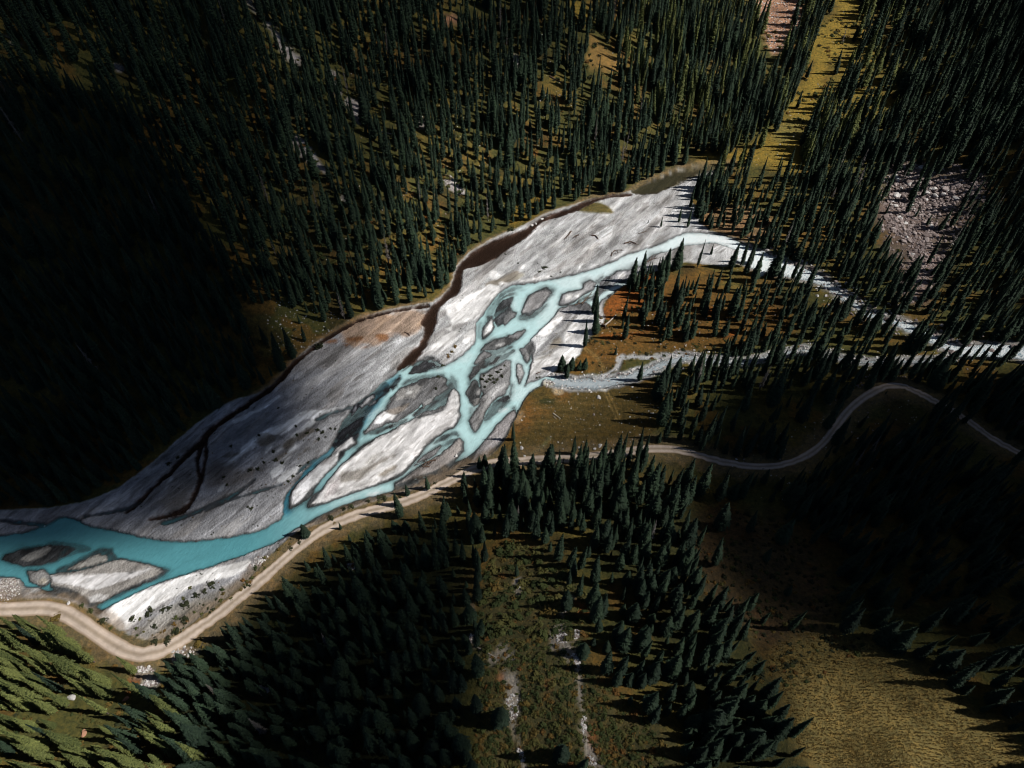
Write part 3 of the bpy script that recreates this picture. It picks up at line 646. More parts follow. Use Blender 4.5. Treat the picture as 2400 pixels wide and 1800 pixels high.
# wet darkening: gravel close to the water table
ZG = B + HR + 0.035 * (wob1 + wob2) * np.clip(GRV + 0.3, 0, 1) * (dout < 3) * (HR > -0.35)
ZG = ZG * (1 - wgt) + (zr - 0.06) * wgt
wet = sstep(0.12, 0.03, ZG) * (dout < 2)
A *= (1 - 0.55 * wet[..., None])

# ------------------------------------------------------------------ ground material
def ground_material():
    g = NB('ground')
    alb = g.attr('alb', 'Color'); grv = g.attr('grv'); grs = g.attr('grs')
    p = g.pos()
    n1 = g.noise(0.35, 6, 0.62, p); n2 = g.noise(1.7, 5, 0.6, p); n3 = g.noise(0.09, 4, 0.5, p)
    var = g.math('ADD', 0.45, g.math('MULTIPLY', n1, 0.6)); var = g.math('ADD', var, g.math('MULTIPLY', n2, 0.5))
    var = g.math('MULTIPLY', var, g.math('ADD', 0.75, g.math('MULTIPLY', n3, 0.5)))
    # gravel: small stones, dark and pale
    vo = g.n('TexVoronoi', feature='F1', i_Scale=1.5, i_Randomness=1.0); g.l(p, vo.inputs['Vector'])
    stone = g.math('SUBTRACT', vo.outputs['Color'], 0.5)
    vs = g.math('MULTIPLY', g.math('MULTIPLY', stone, grv), 0.28)
    speck = g.ramp(g.noise(2.6, 3, 0.7, p), (0.58, (1, 1, 1)), (0.66, (0.35, 0.33, 0.31)))
    # grassy: clumps of brown, olive and yellow
    gr = g.ramp(g.noise(0.8, 5, 0.7, p), (0.28, (0.40, 0.46, 0.45)), (0.46, (0.85, 0.92, 0.9)), (0.60, (1.25, 1.2, 1.0)), (0.76, (1.9, 1.6, 1.3)))
    stk = g.noise(1.0, 9, 0.62, g.mapped((0.05, 0.26, 0.15), (0, 0, math.radians(-51.5))), 0.8)
    stk2 = g.noise(1.0, 6, 0.65, g.mapped((0.16, 0.7, 0.3), (0, 0, math.radians(-47))), 0.5)
    st = g.ramp(stk, (0.37, (0.50, 0.49, 0.48)), (0.45, (0.92, 0.92, 0.92)), (0.545, (0.98, 0.98, 0.98)), (0.575, (1.42, 1.42, 1.43)))
    st2 = g.ramp(stk2, (0.34, (0.52, 0.50, 0.48)), (0.46, (1.0, 1.0, 1.0)), (0.62, (1.0, 1.0, 1.0)), (0.68, (1.2, 1.2, 1.2)))
    ung = g.math('SUBTRACT', 1.0, grs, clamp=True)
    alb = g.mix(g.math('MULTIPLY', ung, 0.8), alb, g.mix(1.0, g.mix(1.0, alb, st, 'MULTIPLY'), st2, 'MULTIPLY'))
    col = g.mix(1.0, alb, g.n('CombineColor', i_0=var, i_1=var, i_2=var).outputs[0], 'MULTIPLY')
    f2 = g.math('ADD', vs, 1.0)
    col = g.mix(1.0, col, g.n('CombineColor', i_0=f2, i_1=f2, i_2=f2).outputs[0], 'MULTIPLY')
    col = g.mix(g.math('MULTIPLY', grv, 0.8), col, g.mix(1.0, col, speck, 'MULTIPLY'))
    col = g.mix(grs, col, g.mix(1.0, col, gr, 'MULTIPLY'))
    g.l(col, g.b.inputs['Base Color'])
    g.b.inputs['Roughness'].default_value = 0.92
    g.b.inputs['Specular IOR Level'].default_value = 0.15
    hgt = g.math('ADD', g.math('MULTIPLY', g.noise(1.3, 6, 0.7, p), g.math('ADD', 0.05, grs)), g.math('MULTIPLY', vo.outputs['Distance'], g.math('MULTIPLY', grv, -0.5)))
    g.bump(hgt, 0.7, 0.8)
    return g.m
M_GROUND = ground_material()

# ------------------------------------------------------------------ ground meshes (the flat and the hillsides)
def grid_faces(sel_face):
    j, i = np.nonzero(sel_face)
    a = j * NXV + i
    return np.stack([a, a + 1, a + NXV + 1, a + NXV], 1)

def submesh(name, sel_face, z, extra, mat, kind='structure'):
    f = grid_faces(sel_face)
    used = np.unique(f); rem = np.full(NXV * NYV, -1); rem[used] = np.arange(len(used))
    co = np.stack([X.ravel()[used], Y.ravel()[used], z.ravel()[used]], 1)
    me = mesh_np(name, co, rem[f], True)
    for nm, vals, typ in extra:
        attr(me, nm, vals.reshape(NXV * NYV, -1)[used].squeeze(), typ)
    me.materials.append(mat)
    o = link(name, me); tag(o, kind=kind)
    return o

def fc(F):  # vertex field -> face field
    return 0.25 * (F[:-1, :-1] + F[1:, :-1] + F[:-1, 1:] + F[1:, 1:])
isflat = fc(np.maximum(np.maximum(s_plain, s_water), np.maximum(s_torr, s_side)) + 4) > 0
gx = [('alb', A, 'FLOAT_COLOR'), ('grv', GRV, 'FLOAT'), ('grs', GRS, 'FLOAT')]
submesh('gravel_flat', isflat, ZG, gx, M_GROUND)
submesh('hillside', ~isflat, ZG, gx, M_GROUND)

# ------------------------------------------------------------------ water
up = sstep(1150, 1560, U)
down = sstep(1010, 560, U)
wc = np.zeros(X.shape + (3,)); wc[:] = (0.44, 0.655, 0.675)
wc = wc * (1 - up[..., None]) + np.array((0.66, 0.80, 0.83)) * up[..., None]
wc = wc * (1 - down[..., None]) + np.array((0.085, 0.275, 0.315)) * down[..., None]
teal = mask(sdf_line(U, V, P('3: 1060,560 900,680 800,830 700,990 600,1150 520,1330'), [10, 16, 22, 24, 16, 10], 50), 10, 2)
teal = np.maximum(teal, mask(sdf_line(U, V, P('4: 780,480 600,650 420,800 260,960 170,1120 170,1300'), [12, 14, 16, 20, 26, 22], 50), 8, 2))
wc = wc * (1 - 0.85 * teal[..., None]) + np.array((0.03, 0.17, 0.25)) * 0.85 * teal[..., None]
sidew = mask(s_side, 3)[..., None] * (s_water < 0)[..., None]
tw = mask(s_torr, 3)[..., None] * sstep(1750, 1950, U)[..., None]
wc = wc * (1 - tw) + np.array((0.22, 0.38, 0.47)) * tw
wc = wc * (1 - sidew) + np.array((0.36, 0.48, 0.56)) * sidew
foam = np.maximum(mask(s_torr, 6), sstep(1500, 1680, U) * mask(s_water, 4)) * 0.95
foam = np.maximum(foam, 0.5 * mask(s_side, 4) * (s_water < 0)); foam = np.maximum(foam, 0.30 * sstep(1380, 1560, U) * mask(s_water, 4))
for s_ in ('4: 1180,1100 1300,1040 1450,1050 1400,1090 1250,1130', '2: 20,1540 90,1500 180,1550 90,1590', '2: 270,1380 320,1370 310,1430 270,1430', '2: 700,760 860,740 830,770 720,800'):
    foam = np.maximum(foam, 0.75 * mask(sdf_poly(U, V, P(s_), 50), 5, 3))
foam = np.maximum(foam, 0.28 * sstep(0.5, 0.62, fbm(X, Y, 13, 555, 3)) * mask(s_water, 4) * (1 - down))
depth = -ZG
bcol = np.array((0.022, 0.012, 0.008))
k1 = (KIND == 1)
wc[k1] = bcol
pnd = mask(s_pond, 5)[..., None] * k1[..., None]
wc = wc * (1 - pnd) + np.array((0.06, 0.06, 0.035)) * pnd
foam[k1] *= 0

def water_material(name, opac):
    g = NB(name)
    p = g.pos()
    dpt = g.attr('depth'); wcol = g.attr('wcol', 'Color'); fm = g.attr('foam')
    flow = g.mapped((0.55, 1.5, 1.0), (0, 0, math.radians(-48)))
    rip = g.noise(1.1, 4, 0.6, flow, 0.6); rip2 = g.noise(3.0, 3, 0.6, p)
    patch = g.noise(0.12, 3, 0.5, flow)
    shade = g.math('ADD', 0.50, g.math('MULTIPLY', g.math('ADD', patch, g.noise(0.4, 4, 0.6, flow, 1.2)), 0.32)); shade = g.math('ADD', shade, g.math('MULTIPLY', rip, 0.40))
    col = g.mix(1.0, wcol, g.n('CombineColor', i_0=shade, i_1=shade, i_2=shade).outputs[0], 'MULTIPLY')
    fr = g.math('SUBTRACT', g.math('ADD', g.math('MULTIPLY', rip2, 0.55), g.math('MULTIPLY', rip, 0.55)), 0.44)
    ff = g.math('MULTIPLY', g.math('MULTIPLY', fr, 8.0, clamp=True), fm, clamp=True)
    col = g.mix(ff, col, (0.80, 0.84, 0.86))
    g.l(col, g.b.inputs['Base Color'])
    g.b.inputs['Roughness'].default_value = 0.22
    g.b.inputs['IOR'].default_value = 1.33
    g.bump(g.math('ADD', rip, g.math('MULTIPLY', rip2, 0.4)), 0.5, 0.4)
    tr = g.n('BsdfTransparent')
    al = g.math('SUBTRACT', 1.0, g.math('POWER', 2.718, g.math('MULTIPLY', dpt, -opac)), clamp=True)
    al = g.math('MAXIMUM', al, ff)
    al = g.math('MAXIMUM', al, 0.03)
    mx = g.n('MixShader'); g.l(al, mx.inputs[0]); g.l(tr.outputs[0], mx.inputs[1]); g.l(g.b.outputs[0], mx.inputs[2])
    g.l(mx.outputs[0], g.out.inputs['Surface'])
    return g.m
M_WATER = water_material('glacial_water', 2.2)
M_BROWN = water_material('peaty_water', 1.5)
dmax = np.maximum(np.maximum(depth[:-1, :-1], depth[1:, :-1]), np.maximum(depth[:-1, 1:], depth[1:, 1:]))
inw = fc(np.maximum(np.maximum(np.where((s_plain > 8) & (ZG < -0.02), 1.0, s_water), s_torr), np.maximum(s_side, np.maximum(np.maximum(s_brown, s_pond), np.maximum(s_ditch, s_ditch2))))) > -6
wface = (dmax > -0.02) & inw & (fc(dout) < 12)
kf = KIND[:-1, :-1] == 1
sidef = (fc(s_side) > -6) & (fc(s_water) < -2) & (fc(s_torr) < -4)
wz = np.zeros(X.shape) + 0.035 * (vnoise(X, Y, 1.6, 91) - 0.5) * sstep(0.1, 0.5, depth)
wx = [('depth', depth, 'FLOAT'), ('wcol', wc, 'FLOAT_COLOR'), ('foam', foam, 'FLOAT')]
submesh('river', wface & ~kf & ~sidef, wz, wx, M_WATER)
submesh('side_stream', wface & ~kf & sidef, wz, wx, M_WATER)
submesh('brown_stream', wface & kf, wz, wx, M_BROWN)

# ------------------------------------------------------------------ dirt road
def road():
    tx = np.gradient(RX); ty = np.gradient(RY); ln = np.hypot(tx, ty); nx, ny = -ty / ln, tx / ln
    ks = np.linspace(-1, 1, 11)
    wv = 0.5 * ROADW * (1 + 0.16 * (vnoise(sv, sv * 0, 14, 3) - 0.5) + 0.22 * (vnoise(sv, sv * 0, 3.5, 4) - 0.5)) * np.interp(RX, [-110, -60, 20, 60], [1.02, 0.82, 0.80, 0.62])
    px = RX[:, None] + nx[:, None] * ks * wv[:, None]; py = RY[:, None] + ny[:, None] * ks * wv[:, None]
    edge = np.abs(ks) ** 6
    pz = RZ[:, None] + 0.05 + 0.06 * np.cos(ks * 7) [None] * (1 - edge) - 0.16 * edge[None] * np.ones_like(px)
    n, k = px.shape
    co = np.stack([px, py, pz], -1).reshape(-1, 3)
    j, i = np.meshgrid(np.arange(n - 1), np.arange(k - 1), indexing='ij'); a = (j * k + i).ravel()
    me = mesh_np('dirt_road', co, np.stack([a, a + k, a + k + 1, a + 1], 1)[:, ::-1], True)
    attr(me, 'across', np.broadcast_to(ks, px.shape).ravel())
    g = NB('road_dirt')
    ac = g.math('ABSOLUTE', g.attr('across')); p = g.pos()
    rut = g.ramp(ac, (0.0, (0.33, 0.265, 0.20)), (0.13, (0.37, 0.30, 0.235)), (0.36, (0.52, 0.43, 0.36)), (0.62, (0.53, 0.44, 0.37)), (0.85, (0.33, 0.25, 0.18)), (1.0, (0.20, 0.14, 0.08)))
    n1 = g.noise(0.5, 6, 0.65, p); n2 = g.noise(0.13, 3, 0.6, p); f = g.math('ADD', 0.30, g.math('MULTIPLY', n1, 0.85)); f = g.math('ADD', f, g.math('MULTIPLY', n2, 0.5))
    col = g.mix(1.0, rut, g.n('CombineColor', i_0=f, i_1=f, i_2=f).outputs[0], 'MULTIPLY')
    g.l(col, g.b.inputs['Base Color']); g.b.inputs['Roughness'].default_value = 0.95; g.b.inputs['Specular IOR Level'].default_value = 0.1
    g.bump(g.noise(2.5, 5, 0.7, p), 0.5, 0.3)
    me.materials.append(g.m)
    tag(link('dirt_road', me), kind='structure')
road()

# ------------------------------------------------------------------ clouds added unseen overhead, cut to give the valley its dark areas and vignette
def shade_map(u, v, x, y):
    s = np.zeros(u.shape)
    def sh(spec, val, soft):
        nonlocal s
        d = sdf_poly(u, v, P(spec), 420, 2) + soft * 0.9 * (fbm(x, y, 55, 131, 3) - 0.5)
        m = sstep(-soft, soft, d); s = np.maximum(s, val * m)
    sh('n: -4900,-300 -900,-100 0,120 280,170 450,330 590,560 690,760 730,880 740,980 670,1110 460,1222 200,1280 0,1305 -900,1350 -4900,1350', 0.99, 105)
    sh('n: -4900,-4700 620,-4700 600,-900 640,0 700,300 750,560 740,760 710,900 670,1020 610,1130 440,1222 200,1265 0,1285 -900,1330 -4900,1330', 0.72, 150)
    sh('n: -4900,-4700 900,-4700 880,-900 860,0 930,400 850,740 820,880 760,1040 640,1160 440,1240 200,1285 0,1305 -900,1350 -4900,1350', 0.5, 90)
    sh('n: -900,1000 0,1060 300,1060 560,1050 640,1120 460,1235 260,1290 100,1318 0,1325 -900,1380', 0.86, 48)
    sh('n: -900,-4900 2000,-4900 1700,-700 1560,-100 1420,40 1300,160 1000,280 700,340 -900,400', 0.46, 120)
    sh('n: 1590,1000 1680,900 1850,868 2100,872 2400,882 3300,860 6300,860 6300,1740 3300,1740 2500,1650 2300,1570 2100,1490 1900,1490 1720,1420 1600,1240', 0.99, 65)
    sh('n: 2330,-4900 6300,-4900 6300,900 2450,860 2330,600 2290,300', 0.94, 110)
    sh('n: 1950,560 2150,560 2300,700 2450,900 1900,830 1560,870 1500,800 1750,730', 0.2, 70)
    sh('n: 1440,930 1540,890 1620,1050 1560,1100 1160,1120 1100,1095 1250,1040 1380,990', 0.45, 70)
    sh('n: 1000,1140 1200,1080 1560,1090 1720,1300 1800,1500 1760,1950 1000,1950', 0.28, 70)
    sh('n: 520,1500 590,1430 720,1340 850,1270 1000,1210 1100,1220 1110,1500 1090,2400 560,2400 440,1900 450,1650', 0.80, 55)
    sh('n: 1740,1330 2100,1420 2300,1500 2600,1600 2600,1800 2380,1700 2150,1640 1960,1590 1840,1640 1800,2300 1650,2300', 0.5, 90)
    return 1 - (1 - np.clip(s, 0, 1)) ** 1.6

def shade_clouds():
    ax = np.concatenate([np.arange(-1500, -420, 40.0), np.arange(-420, 460, 7.0), np.arange(460, 1400, 40.0)]); ay = np.concatenate([np.arange(-105, 640, 7.0), np.arange(640, 1700, 40.0)])
    gx_, gy_ = np.meshgrid(ax, ay)
    gz_ = gridval(ZG, gx_, gy_)
    u, v, _d = project(gx_, gy_, gz_)
    s = shade_map(u, v, gx_, gy_)
    zc = 620.0
    t = (zc - gz_) / SDIR[2]
    px, py = gx_ + SDIR[0] * t, gy_ + SDIR[1] * t
    lump = fbm(gx_, gy_, 60, 201, 5)
    thick = 6 + 55 * s * (0.5 + lump)
    dens = 1 - np.sqrt(1 - s)
    ny_, nx_ = s.shape
    act = np.maximum(np.maximum(s[:-1, :-1], s[1:, :-1]), np.maximum(s[:-1, 1:], s[1:, 1:])) > 0.01
    j, i = np.nonzero(act); a = j * nx_ + i; n0 = ny_ * nx_
    f = np.stack([a, a + 1, a + nx_ + 1, a + nx_], 1)
    k = np.stack([SDIR[0] / SDIR[2] * np.ones_like(px), SDIR[1] / SDIR[2] * np.ones_like(px), np.ones_like(px)], -1)   # sheared along the sun rays so both sheets shade the same ground
    mid = np.stack([px, py, np.full_like(px, zc)], -1)
    co = np.concatenate([(mid + k * thick[..., None]).reshape(-1, 3), (mid - 0.25 * k * thick[..., None]).reshape(-1, 3)])
    faces = np.concatenate([f, f[:, ::-1] + n0])
    used = np.unique(faces); rem = np.full(len(co), -1); rem[used] = np.arange(len(used))
    me = mesh_np('added_shade_cloud', co[used], rem[faces], True)
    attr(me, 'dens', np.concatenate([dens.ravel(), dens.ravel()])[used])
    g = NB('shade_cloud')
    g.t.nodes.remove(g.b)
    df = g.n('BsdfDiffuse'); df.inputs[0].default_value = (0.8, 0.8, 0.8, 1)
    tr = g.n('BsdfTransparent'); mx = g.n('MixShader')
    g.l(g.attr('dens'), mx.inputs[0]); g.l(tr.outputs[0], mx.inputs[1]); g.l(df.outputs[0], mx.inputs[2]); g.l(mx.outputs[0], g.out.inputs[0])
    me.materials.append(g.m)
    tag(link('added_shade_cloud', me), kind='structure')
shade_clouds()

# ------------------------------------------------------------------ trees
def needle_material(name, dark, lite):
    g = NB(name)
    oi = g.n('ObjectInfo'); p = g.n('TexCoord').outputs['Object']
    rnd = oi.outputs['Random']
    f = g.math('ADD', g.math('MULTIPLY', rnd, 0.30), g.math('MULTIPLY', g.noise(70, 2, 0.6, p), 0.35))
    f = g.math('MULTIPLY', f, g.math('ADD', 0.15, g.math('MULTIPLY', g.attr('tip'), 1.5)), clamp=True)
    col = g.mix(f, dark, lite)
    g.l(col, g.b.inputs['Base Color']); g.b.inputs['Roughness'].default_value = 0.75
    g.b.inputs['Specular IOR Level'].default_value = 0.2
    return g.m
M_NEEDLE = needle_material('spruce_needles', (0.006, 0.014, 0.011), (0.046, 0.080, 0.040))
M_NEEDLE_SUNLIT = needle_material('spruce_needles_sunlit', (0.020, 0.032, 0.010), (0.215, 0.235, 0.070))  # lighter copy of the needles, stronger sunlight put into the colour
gb = NB('spruce_bark'); gb.l(gb.ramp(gb.noise(9, 4), (0.3, (0.05, 0.036, 0.026)), (0.7, (0.12, 0.09, 0.07))), gb.b.inputs['Base Color']); gb.b.inputs['Roughness'].default_value = 0.9
M_BARK = gb.m

def trunk_geo(rad=0.011, top=0.9, n=6, base=-0.04):
    vs, fs = [], []
    for k, (z, r) in enumerate(((base, rad * 1.25), (0.1, rad), (0.5, rad * 0.6), (top, rad * 0.12))):
        for i in range(n):
            a = 2 * math.pi * i / n; vs.append((r * math.cos(a), r * math.sin(a), z))
    for k in range(3):
        for i in range(n):
            j = (i + 1) % n; fs.append((k * n + i, k * n + j, (k + 1) * n + j, (k + 1) * n + i))
    return vs, fs

def crown_geo(seed, R=0.075, nw=32, bare=0.07, ragged=0.25):
    r_ = random.Random(seed); vs, fs, tips = [], [], []
    lop = r_.uniform(0, 6.28)
    def rad(z):
        t = (1 - z) / (1 - bare)
        return R * min(1.0, 1.25 * t ** 0.85 + 0.03) * (0.72 + 0.28 * min(1, (z - bare) / 0.10 + 0.2))
    # inner mass of old foliage
    n = 7; rings = 9
    for k in range(rings):
        z = bare + 0.02 + (0.96 - bare) * k / (rings - 1)
        for i in range(n):
            a = 2 * math.pi * i / n + k * 0.4
            r = rad(min(z, 0.985)) * 0.50 * r_.uniform(0.7, 1.15) + 0.001
            vs.append((r * math.cos(a), r * math.sin(a), z)); tips.append(0.0)
    for k in range(rings - 1):
        for i in range(n):
            j = (i + 1) % n; fs.append((k * n + i, k * n + j, (k + 1) * n + j, (k + 1) * n + i))
    for w_ in range(nw):
        t = (w_ + r_.uniform(-0.3, 0.3)) / nw
        z = bare + (0.985 - bare) * max(t, 0) ** 0.92
        L0 = rad(z) * (1 - ragged * r_.random())
        nb = max(4, int(round(8.5 - 3.5 * t)))
        a0 = r_.uniform(0, 6.28)
        for b in range(nb):
            if r_.random() < 0.09: continue
            a = a0 + 2 * math.pi * (b + r_.uniform(-0.28, 0.28)) / nb
            L = L0 * r_.uniform(0.68, 1.18) * (1 + 0.14 * math.cos(a - lop))
            dr = r_.uniform(-0.55, -0.15) if t < 0.8 else r_.uniform(-0.2, 0.5)
            wd = L * r_.uniform(0.30, 0.46) + 0.003
            ca, sa = math.cos(a), math.sin(a)
            def pt(d, s, h):
                return (d * ca - s * sa, d * sa + s * ca, z + h)
            i0 = len(vs); tw = r_.uniform(-0.3, 0.3) * wd
            vs += [pt(0.12 * L, 0, 0.02 * L), pt(0.55 * L, wd, dr * L * 0.55 - 0.30 * wd + tw), pt(0.60 * L, 0, dr * L * 0.45 + 0.02 * L),
                   pt(0.55 * L, -wd, dr * L * 0.55 - 0.30 * wd - tw), pt(L, r_.uniform(-.2, .2) * wd, dr * L * 0.85 + r_.uniform(-.05, .12) * L),
                   pt(0.72 * L, 0.25 * wd, dr * L - 0.42 * L * r_.uniform(0.5, 1.2)), pt(0.40 * L, -0.2 * wd, dr * L * 0.5 - 0.34 * L)]
            q = r_.uniform(0, 1); tips += [0.0, 0.5 + .5 * q, 0.25 + .4 * q, 0.5 + .5 * q, 0.75 + .5 * q, 0.25, 0.1]
            j0 = len(vs)                                     # side sprays that fray the outline
            for sg in (1, -1):
                for dd in (0.38, 0.74):
                    o_ = wd * r_.uniform(1.15, 1.9) * (1.15 - dd * .6)
                    vs += [pt(dd * L, sg * wd * .25, dr * L * dd * .9 - .05 * wd), pt((dd + .22) * L, sg * wd * .30, dr * L * dd - .1 * wd), pt((dd + .30) * L, sg * o_, dr * L * (dd + .1) - .55 * o_)]
                    tips += [.2, .4, .9]; k0 = len(vs) - 3
                    fs.append((k0, k0 + 1, k0 + 2))
            fs += [(i0, i0 + 2, i0 + 1), (i0 + 2, i0 + 4, i0 + 1), (i0, i0 + 3, i0 + 2), (i0 + 2, i0 + 3, i0 + 4), (i0 + 1, i0 + 4, i0 + 5), (i0 + 3, i0 + 6, i0 + 4)]
    return vs, fs, tips

TREE_SPECS = [(11, 0.075, 34, .06, .25), (12, 0.068, 36, .08, .35), (13, 0.084, 32, .05, .22), (14, 0.060, 36, .10, .40), (15, 0.092, 30, .04, .25)]
CROWNS, CROWNS_SUNLIT, TRUNKS, WHOLE = [], [], [], []
for k, (sd_, R_, nw_, ba_, rg_) in enumerate(TREE_SPECS):
    v_, f_, tp_ = crown_geo(sd_, R_, nw_, ba_, rg_)
    for lst, mt in ((CROWNS, M_NEEDLE), (CROWNS_SUNLIT, M_NEEDLE_SUNLIT)):
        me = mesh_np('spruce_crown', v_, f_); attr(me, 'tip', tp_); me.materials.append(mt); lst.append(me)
    tv, tf = trunk_geo()
    me = mesh_np('spruce_trunk', tv, tf, True); me.materials.append(M_BARK); TRUNKS.append(me)
    for mt in (M_NEEDLE, M_NEEDLE_SUNLIT):
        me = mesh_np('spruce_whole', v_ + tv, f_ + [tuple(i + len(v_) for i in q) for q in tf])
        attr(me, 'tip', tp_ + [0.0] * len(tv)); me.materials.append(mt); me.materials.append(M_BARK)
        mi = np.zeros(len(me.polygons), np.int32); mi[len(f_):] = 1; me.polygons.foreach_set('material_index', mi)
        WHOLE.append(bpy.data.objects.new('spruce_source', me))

v_, f_, tp_ = crown_geo(99, 0.050, 22, .12, .5)
f_ = [q for k, q in enumerate(f_) if k % 3 == 0 and k > 60]
me = mesh_np('spruce_snag', v_ + tv, f_ + [tuple(i + len(v_) for i in q) for q in tf]); gb = NB('grey_snag_wood'); gb.b.inputs['Base Color'].default_value = (.12, .105, .095, 1); me.materials.append(gb.m)
WHOLE.append(bpy.data.objects.new('spruce_source', me))
# density of the forest, in ground fields
def region(spec, soft=20, wob=0.0):
    return sdf_poly(TU, TV, P(spec), 90)
step = 2.15
cx = np.arange(-440, 450, step); cy = np.arange(-95, 660, step)
cx, cy = np.meshgrid(cx, cy); cx = cx.ravel() + rng.uniform(-1.05, 1.05, cx.size); cy = cy.ravel() + rng.uniform(-1.05, 1.05, cy.size)
cz = gridval(ZG, cx, cy)
TU, TV, TD = project(cx, cy, cz)
ok = (TU > -330) & (TU < 2730) & (TV > -170) & (TV < 2150)
cx, cy, cz, TU, TV, TD = (q[ok] for q in (cx, cy, cz, TU, TV, TD))
dn = 0.70 + 0.32 * sstep(900, 500, TU) * sstep(1350, 1100, TV) + 1.5 * (fbm(cx, cy, 24, 77, 3) - 0.5) + 0.8 * (fbm(cx, cy, 9, 78, 2) - 0.5)
def cut(spec, val, soft=6.0):
    global dn
    m = sstep(-soft, soft, sdf_poly(TU, TV, P(spec), 60)); dn = dn * (1 - m) + val * m
def cutline(pts, wd, val, soft=4.0):
    global dn
    m = sstep(-soft, soft, sdf_line(TU, TV, pts, wd, 60)); dn = dn * (1 - m) + val * m
cut('n: 1420,690 1480,640 1560,640 1650,660 1760,680 1900,730 1950,790 1850,815 1700,810 1500,805 1420,800 1390,790', 0.62, 15)
cut('n: 1400,700 1440,680 1470,690 1480,790 1560,800 1480,830 1380,860 1330,880 1350,840 1400,790', 0.05, 12)
cut('n: 1310,862 1400,840 1560,810 1700,815 1700,840 1500,890 1400,890', 0.02, 8)
dn = np.where(sdf_poly(TU, TV, PLAIN, 60) > -5, 0, dn)
dn = np.where(sdf_poly(TU, TV, WATER, 60, 1) > -5, 0, dn)
cut('n: 1600,455 1690,420 1740,470 1760,520 1700,540 1640,530 1630,500', 0.75, 6)
cutline(TORRENT, 32, 0, 5); cutline(SIDE, 24, 0, 5); cutline(DITCH, 22, 0, 4)
cut('n: 1280,900 1540,905 1560,960 1590,1010 1500,1050 1400,1062 1250,1075 1100,1095 1150,1060 1190,1015 1217,957', 0.0, 8)
cut('n: 1240,880 1320,868 1430,885 1430,935 1250,935', 0.0, 5)
cut('n: 430,1500 700,1420 900,1320 1080,1290 1060,1900 400,1900', 0.95, 15)
cut('n: 1360,1200 1560,1120 1660,1300 1750,1480 1900,1850 1620,1850 1560,1500 1440,1350', 0.85, 15)
cut('n: 1900,0 2060,0 2120,260 2050,300 1930,290 1930,150', 0.30, 20)
cut('n: 2060,-100 2300,-100 2300,380 2150,480 2000,440 1900,340 2050,330', 0.33, 20)
cut('n: 1960,40 2080,20 2130,160 2080,300 1960,330 1930,220', 0.16, 20)
cut('n: 1640,480 1900,420 2050,480 2100,640 2000,660 1850,560 1700,540', 0.50, 20)
cut('n: 1380,0 1620,0 1720,200 1640,330 1500,380 1380,300', 0.55, 20)
cut('n: 1400,640 1480,640 1650,645 1900,730 1930,800 1600,815 1420,810', 0.34, 14)
cut('n: 2080,350 2180,370 2330,410 2300,500 2230,560 2200,640 2180,730 2110,710 2080,600 2050,500', 0.22, 14)
cut('n: 1070,1090 1180,1070 1300,1062 1520,1042 1600,1075 1660,1260 1100,1240', 0.95, 10)
cut('n: 2190,930 2290,960 2300,1040 2200,1010', 0.9, 8)
cut('n: 1430,930 1520,900 1600,900 1620,960 1560,1010 1500,1000 1470,960', 0.45, 10)
cut('e: 380,960 480,890 560,860 640,770 720,640 780,540 850,430 840,250 890,180 960,100 1000,0 1020,-200 1180,-200 1120,60 1080,150 1060,300 960,420 900,560 950,620 880,740 800,800 820,900 760,980 780,1060 700,1120 600,1110 480,1080 300,1060 60,1060 40,1030 200,1010', 0.07, 14)
cut('e: 430,40 480,0 560,-60 700,-100 780,40 790,110 760,200 700,250 650,330 590,370 560,300 520,220 480,200 500,120', 0.02, 6)
cut('e: 480,240 760,240 720,420 640,640 480,660 440,400', 0.22, 10)
cut('e: 1360,1090 1480,1050 1700,1150 1960,1200 1800,1300 1720,1370 1680,1480 1600,1600 1560,1700 1480,1700 1440,1580 1300,1450 1320,1330 1360,1220', 0.16, 14)
cut('e: 300,1140 720,1140 760,1340 600,1480 400,1500 100,1440 60,1300', 0.42, 14)
for s_ in ('h: 1560,0 1620,0 1700,100 1820,240 1940,370 1960,420 1880,400 1810,320 1760,180', 'h: 2110,450 2180,460 2212,560 2212,680 2150,560', 'h: 1860,870 1960,880 2100,1080 2170,1160 2060,1100 1950,1020', 'd: 0,600 80,600 150,700 150,830 90,820 30,700', 'd: 650,1120 720,1110 820,1240 800,1300 670,1230',
           'd: 1590,200 1700,290 1830,440 1830,500 1740,480 1600,440 1560,380 1620,330', 'd: 1470,0 1570,0 1650,120 1600,180 1520,100', 'd: 1300,480 1420,460 1500,560 1480,660 1360,640 1300,700', 'd: 640,100 730,60 820,130 850,200 750,190 650,170',
           'h: 420,400 560,380 660,470 640,640 500,600 400,500', 'h: 0,300 150,260 160,420 0,440', 'd: 1080,1420 1120,1300 1240,1240 1330,1300 1240,1400 1130,1480'):
    cut(s_, 0.05, 5)
cut('d: 860,900 1500,900 1700,1150 1900,1250 1600,1260 1300,1400 1000,1560 800,1400 700,1150', 0.50, 20)
cut('g: 880,1659 920,1300 900,900 880,500 960,250 1200,150 1400,330 1450,480 1640,600 1600,800 1660,1000 1800,1150 1900,1300 2212,1450 2212,1900 880,1900', 0.02, 8)
cut('i: 300,650 560,780 760,760 1000,780 1250,860 1500,1000 1700,1100 1900,1300 2212,1500 2500,1659 2400,1900 900,1900 760,1500 560,1250 520,1050 400,850', 0.004, 10)
cut('i: -80,-40 150,-100 700,-60 1000,300 1000,760 760,780 500,700 300,640 100,560 60,200', 0.05, 14)
cut('f: 0,880 300,860 700,900 1000,850 1100,1000 950,1100 850,1250 500,1260 200,1260 0,1000', 0.16, 14)
